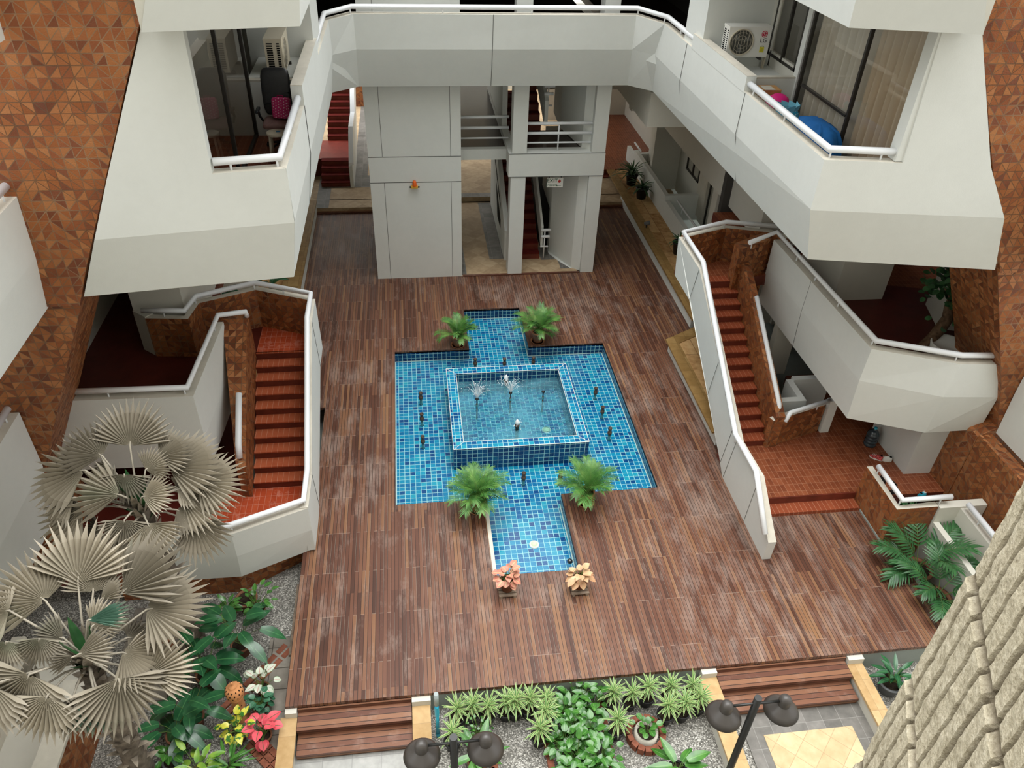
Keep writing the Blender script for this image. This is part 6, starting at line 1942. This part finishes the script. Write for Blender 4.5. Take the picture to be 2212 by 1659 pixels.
# lantern
t = thing('clay_lantern', 'orange pierced clay lantern with a domed lid in the left garden', 'garden lantern', (-3.14, 7.2, -.5))
m = MB(); m.lathe([(.13, 0), (.13, .03), (.10, .06), (.095, .52), (.115, .57), (.115, .62), (.0, .62)], (0, 0, 0), 26); b_ = m.build('body', M['lantern'], t)
m = MB(); m.lathe([(.12, .62), (.138, .66), (.142, .74), (.128, .80), (.095, .84), (.06, .86), (.058, .88), (.03, .885), (.018, .91), (.02, .94), (0, .97)], (0, 0, 0), 28); l_ = m.build('lid', M['lantern'], t)
m = MB(); m.lathe([(.065, .855), (.068, .875), (.05, .88)], (0, 0, 0), 24); m.build('lid_ring', M['lantern'], l_)
m = MB()
rnd = random.Random(2)
for ring_, (r, z, tilt) in enumerate(((.142, .70, 0), (.137, .765, .4), (.112, .82, .9), (.098, .15, 0), (.098, .28, 0), (.098, .42, 0))):
    for k in range(12):
        a = 2 * PI * (k + .5 * (ring_ % 2)) / 12
        if ring_ >= 3 and k % 2: continue
        n_ = Vector((math.cos(a) * math.cos(tilt), math.sin(a) * math.cos(tilt), math.sin(tilt))); tn = Vector((-math.sin(a), math.cos(a), 0)); bt = n_.cross(tn)
        c = Vector((r * math.cos(a), r * math.sin(a), z)) + n_ * .003
        m.poly([c + tn * .011, c + bt * .020, c - tn * .011, c - bt * .020])
m.build('piercings', M['black'], t)
# old brick path and timber edging in the left garden
g = MB()
for k in range(6):
    for j in range(2):
        c = Vector((-3.42 + .155 * k + .10 * j, 7.42 + .19 * k - .09 * j, -.48))
        g.obox(c, .20, .095, .05, Matrix.Rotation(.9, 3, 'Z'))
for k in range(5):
    for j in range(3):
        g.obox(Vector((-2.92 + .12 * k + .06 * j, 6.62 - .13 * k + .08 * j, -.48)), .19, .09, .05, Matrix.Rotation(-.8, 3, 'Z'))
struct('brick_path', g, M['brickred'], 'old red brick strips laid through the left garden', 'paving')
g = MB(); g.box(-2.5, -2.42, 8.2, 9.7, -.5, -.40)
struct('garden_kerb', g, M['palewood'], 'weathered kerb along the gravel beside the deck', 'kerb')
# low walls at the lower left
g = MB(); g.box(-5.50, -5.30, 4.0, 7.4, -.5, .52, 0); g.box(-5.62, -5.28, 4.0, 7.42, .52, .58, 1); g.box(-7.2, -5.5, 5.6, 5.9, -.5, .5, 1); g.box(-6.6, -6.4, 5.9, 8.2, -.5, .7, 1); g.box(-9, -5.6, 4.0, 8.2, -.5, .1, 2)
struct('low_wall', g, [M['brick'], M['cap'], M['shade_plaster']], 'terracotta faced low wall with a pale cap at the lower left edge', 'wall')

# ---- fan palms
def fan_leaf(m, hub, ax, nrm, r, spread, rnd, cen, green=False):
    hub, ax, nrm = Vector(hub), Vector(ax).normalized(), Vector(nrm).normalized()
    side = ax.cross(nrm).normalized()
    N = max(8, int(spread / 8.0))
    base_i = len(m.f)
    mi = 2 if green else 0
    def pt(a, rad, lift):
        # cone: tips curl backwards a little, pleats lift
        back = -0.16 * (rad / r) ** 2 * r
        return hub + (ax * math.cos(a) + side * math.sin(a)) * rad + nrm * (back + lift)
    A = math.radians(spread)
    for i in range(N):
        a0, a1 = -A / 2 + A * i / N, -A / 2 + A * (i + 1) / N
        am = (a0 + a1) / 2
        e = 1 - 0.22 * abs(2 * (i + .5) / N - 1) ** 2
        R1, R2 = r * .66 * e, r * e * rnd.uniform(.92, 1.06)
        pl = r * .05
        r0 = r * .05
        c0, c1, c2 = pt(a0, r0, 0), pt(am, r0, 0), pt(a1, r0, 0)
        e0, em, e1 = pt(a0, R1, -pl), pt(am, R1 * 1.03, pl), pt(a1, R1, -pl)
        tip = pt(am + rnd.uniform(-.015, .015), R2, -rnd.uniform(0, .05) * r)
        v0, v1 = 0.0, 0.6
        m.poly([c0, c1, em, e0], uv=[(0, v0), (.5, v0), (.5, v1), (0, v1)], m=mi)
        m.poly([c1, c2, e1, em], uv=[(.5, v0), (1, v0), (1, v1), (.5, v1)], m=mi)
        m.poly([e0, em, tip], uv=[(0, v1), (.5, v1), (.5, 1)], m=mi)
        m.poly([em, e1, tip], uv=[(.5, v1), (1, v1), (.5, 1)], m=mi)
    cen = Vector(cen)
    mid = (hub + cen) / 2 + Vector((0, 0, .06))
    m.tube([cen, mid, hub, hub + ax * r * .1], [.020, .014, .012, .005], 6, m=1)

def fan_palm(lab, base, crown, leaves, seed):
    rnd = random.Random(seed)
    t = thing('fan_palm', lab, 'palm tree', base)
    b, c = Vector(base), Vector(crown)
    m = MB(b)
    n = 14
    path = [b.lerp(c, i / n) + Vector((.02 * math.sin(i), .02 * math.cos(i * 1.3), 0)) for i in range(n + 1)]
    m.tube(path, [.17 - .055 * i / n + .012 * (i % 2) for i in range(n + 1)], 12)
    H = (c - b).length
    for k in range(64):
        f = .03 + .93 * k / 64
        a = k * 2.4 + rnd.uniform(-.3, .3)
        p = b.lerp(c, f)
        d = Vector((math.cos(a), math.sin(a), rnd.uniform(.5, 1.3)))
        q = p + Vector((math.cos(a), math.sin(a), 0)) * .10
        m.blade(q, d, Vector((math.cos(a), math.sin(a), -.2)), rnd.uniform(.16, .27), rnd.uniform(.09, .14), rnd.uniform(-.9, -.2), .3, 3, prof=lambda t: 1 - .75 * t, m=1)
    for k in range(26):
        a = k * 2.399; d = Vector((math.cos(a), math.sin(a), rnd.uniform(.7, 2.2)))
        m.blade(c + Vector((math.cos(a) * .07, math.sin(a) * .07, -.22 + .012 * k)), d, Vector((math.cos(a), math.sin(a), 0)), rnd.uniform(.25, .42), rnd.uniform(.10, .15), .25, .3, 3, m=2 if k % 3 == 0 else 1, prof=lambda t: 1 - .7 * t)
    m.build('trunk', [M['trunk'], M['boot'], M['darkpalm']], t)
    for i, L in enumerate(leaves):
        m = MB(b)
        fan_leaf(m, L[0:3], L[3:6], L[6:9], L[9] * 1.1, min(L[10], 185) * .92, rnd, c + Vector((0, 0, -.08)), green=(i in GREEN.get(seed, ())))
        m.build('fan_leaf', [M['fan'], M['petiole'], M['fangreen']], t)
    # lower, older leaves hanging around the trunk and young ones in the heart
    for k in range(10):
        a = k * 2.399 + .4
        lo = k < 8
        rr = rnd.uniform(.40, .58) if lo else rnd.uniform(.12, .28)
        h = c + Vector((math.cos(a) * rr, math.sin(a) * rr, rnd.uniform(-.15, .15) if lo else rnd.uniform(.35, .55)))
        ax_ = Vector((math.cos(a), math.sin(a), -.75 if lo else .15)); nn_ = Vector((math.cos(a) * .8, math.sin(a) * .8, .9)) if lo else Vector((.1, -.75, .7))
        nn_ = nn_ - ax_.normalized() * nn_.dot(ax_.normalized())
        m = MB(b); fan_leaf(m, h, ax_, nn_, rnd.uniform(.42, .56) if lo else .38, rnd.uniform(140, 185), rnd, c + Vector((0, 0, -.15)), green=False)
        m.build('fan_leaf', [M['fan'], M['petiole'], M['fangreen']], t)
    # young upright dark green spears in the heart
    for k in range(3):
        m = MB(b); a = k * 2.1
        m.blade(c + Vector((0, 0, .05)), Vector((math.cos(a) * .5, math.sin(a) * .5, 1)), Vector((math.cos(a), math.sin(a), 0)), .55, .12, .2, .5, 4)
        m.build('young_leaf', M['darkpalm'], t)
    return t
GREEN = {201: (), 202: (12, 16)}
PA = [[-4.09, 8.69, 4.1, 0.09, 0.6, 0.8, 0.17, -0.8, 0.58, 0.63, 200], [-4.41, 8.52, 4.09, -0.82, 0.42, 0.39, 0.21, -0.42, 0.88, 0.6, 150], [-4.07, 8.22, 4.0, -0.1, -0.6, -0.8, 0.13, -0.8, 0.58, 0.41, 230], [-3.62, 8.58, 3.72, 0.97, 0.03, 0.23, -0.2, -0.36, 0.91, 0.75, 150], [-3.75, 8.66, 3.88, 0.85, 0.23, 0.47, -0.29, -0.53, 0.79, 0.48, 160], [-3.26, 8.5, 3.5, 0.99, -0.11, 0.05, -0.09, -0.4, 0.91, 0.62, 170], [-3.46, 8.31, 3.36, 0.96, -0.24, -0.13, 0.02, -0.39, 0.92, 0.61, 220], [-3.82, 7.96, 3.81, 0.99, -0.04, 0.14, -0.13, -0.61, 0.78, 0.39, 140], [-4.09, 7.96, 3.87, -0.97, 0.22, 0.11, -0.03, -0.54, 0.84, 0.73, 110], [-4.61, 8.34, 4.01, -0.99, 0.08, -0.08, -0.11, -0.42, 0.9, 0.78, 150], [-4.64, 7.98, 3.63, -0.93, -0.13, -0.34, -0.19, -0.64, 0.75, 0.71, 150], [-4.05, 7.75, 3.6, -0.14, -0.59, -0.8, 0.16, -0.81, 0.57, 0.43, 210], [-3.32, 8.1, 3.12, 0.47, -0.58, -0.67, 0.49, -0.46, 0.74, 0.62, 150], [-4.73, 8.06, 3.78, -0.97, -0.05, -0.25, -0.18, -0.57, 0.8, 0.49, 140], [-4.32, 8.45, 3.93, -0.94, -0.11, -0.33, -0.26, -0.38, 0.89, 0.37, 120]]
PB = [[-4.13, 6.42, 3.97, 0.15, 0.59, 0.8, 0.16, -0.81, 0.57, 0.69, 170], [-3.98, 6.37, 3.84, 0.02, 0.61, 0.8, 0.38, -0.74, 0.55, 0.42, 240], [-3.7, 6.41, 3.73, 0.77, 0.31, 0.56, -0.31, -0.58, 0.75, 0.79, 120], [-3.43, 6.3, 3.53, 0.99, -0.04, 0.14, -0.15, -0.2, 0.97, 0.68, 220], [-4.42, 6.2, 3.95, -0.76, 0.46, 0.46, 0.32, -0.35, 0.88, 0.67, 230], [-3.91, 6.32, 3.75, 0.73, 0.35, 0.59, -0.35, -0.55, 0.75, 0.32, 90], [-4.37, 5.75, 3.86, -0.11, -0.59, -0.8, -0.01, -0.8, 0.6, 0.34, 200], [-3.92, 5.55, 3.79, 0.95, 0.1, 0.31, -0.2, -0.59, 0.78, 0.4, 100], [-3.95, 5.53, 3.79, -0.95, -0.09, -0.3, -0.19, -0.59, 0.79, 0.35, 60], [-4.45, 5.47, 3.62, -0.43, -0.51, -0.75, -0.15, -0.78, 0.61, 0.63, 200], [-3.58, 5.48, 3.37, 0.06, -0.61, -0.79, 0.52, -0.65, 0.55, 0.66, 280], [-3.37, 5.71, 3.07, 0.96, 0.07, 0.28, -0.13, -0.76, 0.64, 0.52, 150], [-3.81, 5.31, 3.21, -0.34, -0.54, -0.77, 0.31, -0.84, 0.45, 0.45, 120], [-4.26, 5.29, 3.45, -0.35, -0.54, -0.77, 0.03, -0.83, 0.56, 0.56, 160], [-4.74, 5.78, 3.82, -0.1, -0.6, -0.8, -0.09, -0.79, 0.6, 0.34, 180], [-4.73, 6.04, 4.03, -0.99, 0.04, -0.14, -0.14, -0.3, 0.94, 0.44, 200], [-3.89, 5.91, 3.91, 0.97, 0.04, 0.24, -0.21, -0.34, 0.92, 0.44, 60], [-4.83, 5.39, 3.6, -0.41, -0.51, -0.75, -0.18, -0.77, 0.62, 0.58, 200]]
fan_palm('dusty fan palm standing farther back in front of the low landing', (-4.12, 8.60, -.5), (-4.02, 8.22, 3.4), PA, 201)
fan_palm('dusty fan palm nearer the camera at the lower left', (-4.42, 6.32, -.5), (-4.06, 5.86, 3.3), PB, 202)

# ---- potted palms and pot on the right
def dark_palm(lab, loc, seed, n, L, grp):
    rnd = random.Random(seed)
    t = thing('potted_palm', lab, 'potted palm', loc, 0, grp)
    pot(t, .25, .38, M['terracotta_dark'], lip=.03)
    m = MB()
    for k in range(n):
        az = rnd.choice([2.6, 1.7, .9, 3.6, 4.6, 5.6]) + rnd.uniform(-.5, .5) if k > 5 else k * 1.05 + .4
        frond(m, (rnd.uniform(-.04, .04), rnd.uniform(-.04, .04), .34), az, L * rnd.uniform(.8, 1.1), rnd.uniform(.8, 1.4), rnd.uniform(.9, 1.6), .05, L * .34, 13, 0, .010, 1, rnd, .36)
    m.build('foliage', [M['darkpalm'], M['stem']], t)
dark_palm('dark green palm in a clay pot, farther of the two right of the deck', (9.36, 8.72, -.5), 301, 7, 1.25, 'clay potted palms beside the deck')
dark_palm('dark green palm in a clay pot, nearer of the two right of the deck', (9.34, 8.05, -.5), 305, 7, 1.05, 'clay potted palms beside the deck')
leafy_pot('dark_leaved_plant', 'dark leaved plant in a grey pot between the steps coping and the stone pier', 'potted plant', (7.66, 6.55, -.5), .2, .26, M['grey_plastic'], M['spath'], 22, .30, .085, 311, (.4, 1.35), (.10, .24))
# ---- plants in the far planters
def spider(lab, loc, seed, n, L, z=0.35):
    rnd = random.Random(seed)
    t = thing('spider_plant', lab, 'potted plant', loc)
    pot(t, .22, .40, M['black_plastic'])
    m = MB()
    for k in range(n):
        az = k * 2.4; el = rnd.uniform(.4, 1.45)
        d = Vector((math.cos(az) * math.cos(el), math.sin(az) * math.cos(el), math.sin(el)))
        m.blade((0, 0, .36), d, Vector((0, 0, 1)), L * rnd.uniform(.7, 1.1), .06, rnd.uniform(1.0, 2.0), .3, 7)
    m.build('foliage', M['darkpalm'], t)
spider('larger dark arching plant in the long right planter', (7.98, 26.3, .33), 321, 34, .95)
spider('smaller dark arching plant in the long right planter', (8.05, 25.1, .33), 324, 24, .70)
spider('dark plant peeking out behind the top of the right stairs', (8.15, 20.9, .33), 327, 20, .55)
leafy_pot('planter_plant', 'dark broad leaved plant in the left planter above the upper landing', 'potted plant', (-3.95, 18.9, .35), .16, .25, M['black_plastic'], M['spath'], 14, .45, .17, 331, (.4, 1.3), (.15, .3))
leafy_pot('planter_plant', 'small dark plant behind the handrail at the far left of the left planter', 'potted plant', (-5.0, 18.3, .35), .16, .25, M['black_plastic'], M['crinkleleaf'], 22, .28, .12, 334, (.4, 1.3), (.15, .4))
leafy_pot('garden_plant', 'spiky bright plant beyond the small far window of the tower passage', 'plant', (2.66, 39.6, .2), .2, .25, M['black_plastic'], M['broad'], 30, .7, .08, 337, (.2, 1.4), (.3, .6))

# ---- tree on the right balcony
t = thing('ficus_tree', 'gnarled small tree with round leaves in a white pot on the right balcony', 'tree', (10.46, 12.2, 2.58))
b = t.location
m = MB(b); m.lathe([(0, 0), (.30, 0), (.36, .42), (.33, .42), (.31, .36), (0, .36)], (10.62, 11.75, 2.58), 22); m.build('pot', M['white_plastic'], t)
m = MB(b)
tr = [(10.10, 11.9, 2.75), (10.35, 12.0, 2.9), (10.60, 12.15, 3.05), (10.72, 12.2, 3.3), (10.68, 12.25, 3.6), (10.75, 12.3, 3.9), (10.85, 12.3, 4.3)]
m.tube(tr, [.06, .10, .13, .12, .10, .09, .06], 8)
for off, r in (((.06, .05, .02), .04), ((-.05, .04, .05), .035)):
    m.tube([Vector(p) + Vector(off) for p in tr[:5]], [r * .5, r, r, r, r * .6], 6)
for q in (((10.68, 12.25, 3.6), (10.45, 12.1, 3.95), (10.2, 12.0, 4.15)), ((10.75, 12.3, 3.9), (10.5, 12.5, 4.3), (10.3, 12.5, 4.6)), ((10.72, 12.28, 3.8), (10.95, 12.2, 4.1), (11.1, 12.1, 4.2))):
    m.tube(q, [.04, .028, .015], 5)
m.build('trunk', M['bark'], t)
rnd = random.Random(8); m = MB(b)
for k in range(480):
    c = Vector((rnd.gauss(10.78, .36), rnd.gauss(12.15, .26), rnd.gauss(4.15, .30)))
    if c.z < 3.65 and rnd.random() < .7: continue
    a = rnd.uniform(0, 2 * PI); el = rnd.uniform(-.6, .5)
    m.blade(c, (math.cos(a) * math.cos(el), math.sin(a) * math.cos(el), math.sin(el)), (rnd.uniform(-.3, .3), -.5, 1), rnd.uniform(.12, .18), rnd.uniform(.09, .14), .3, .15, 4, prof=lambda t: math.sqrt(max(0, 1 - (2 * t - .95) ** 2)))
m.build('foliage', M['ficus'], t)

for o in bpy.data.objects:
    if 'label' in o and len(o['label'].split()) > 16:
        print('LONG', o.name, o['label'])
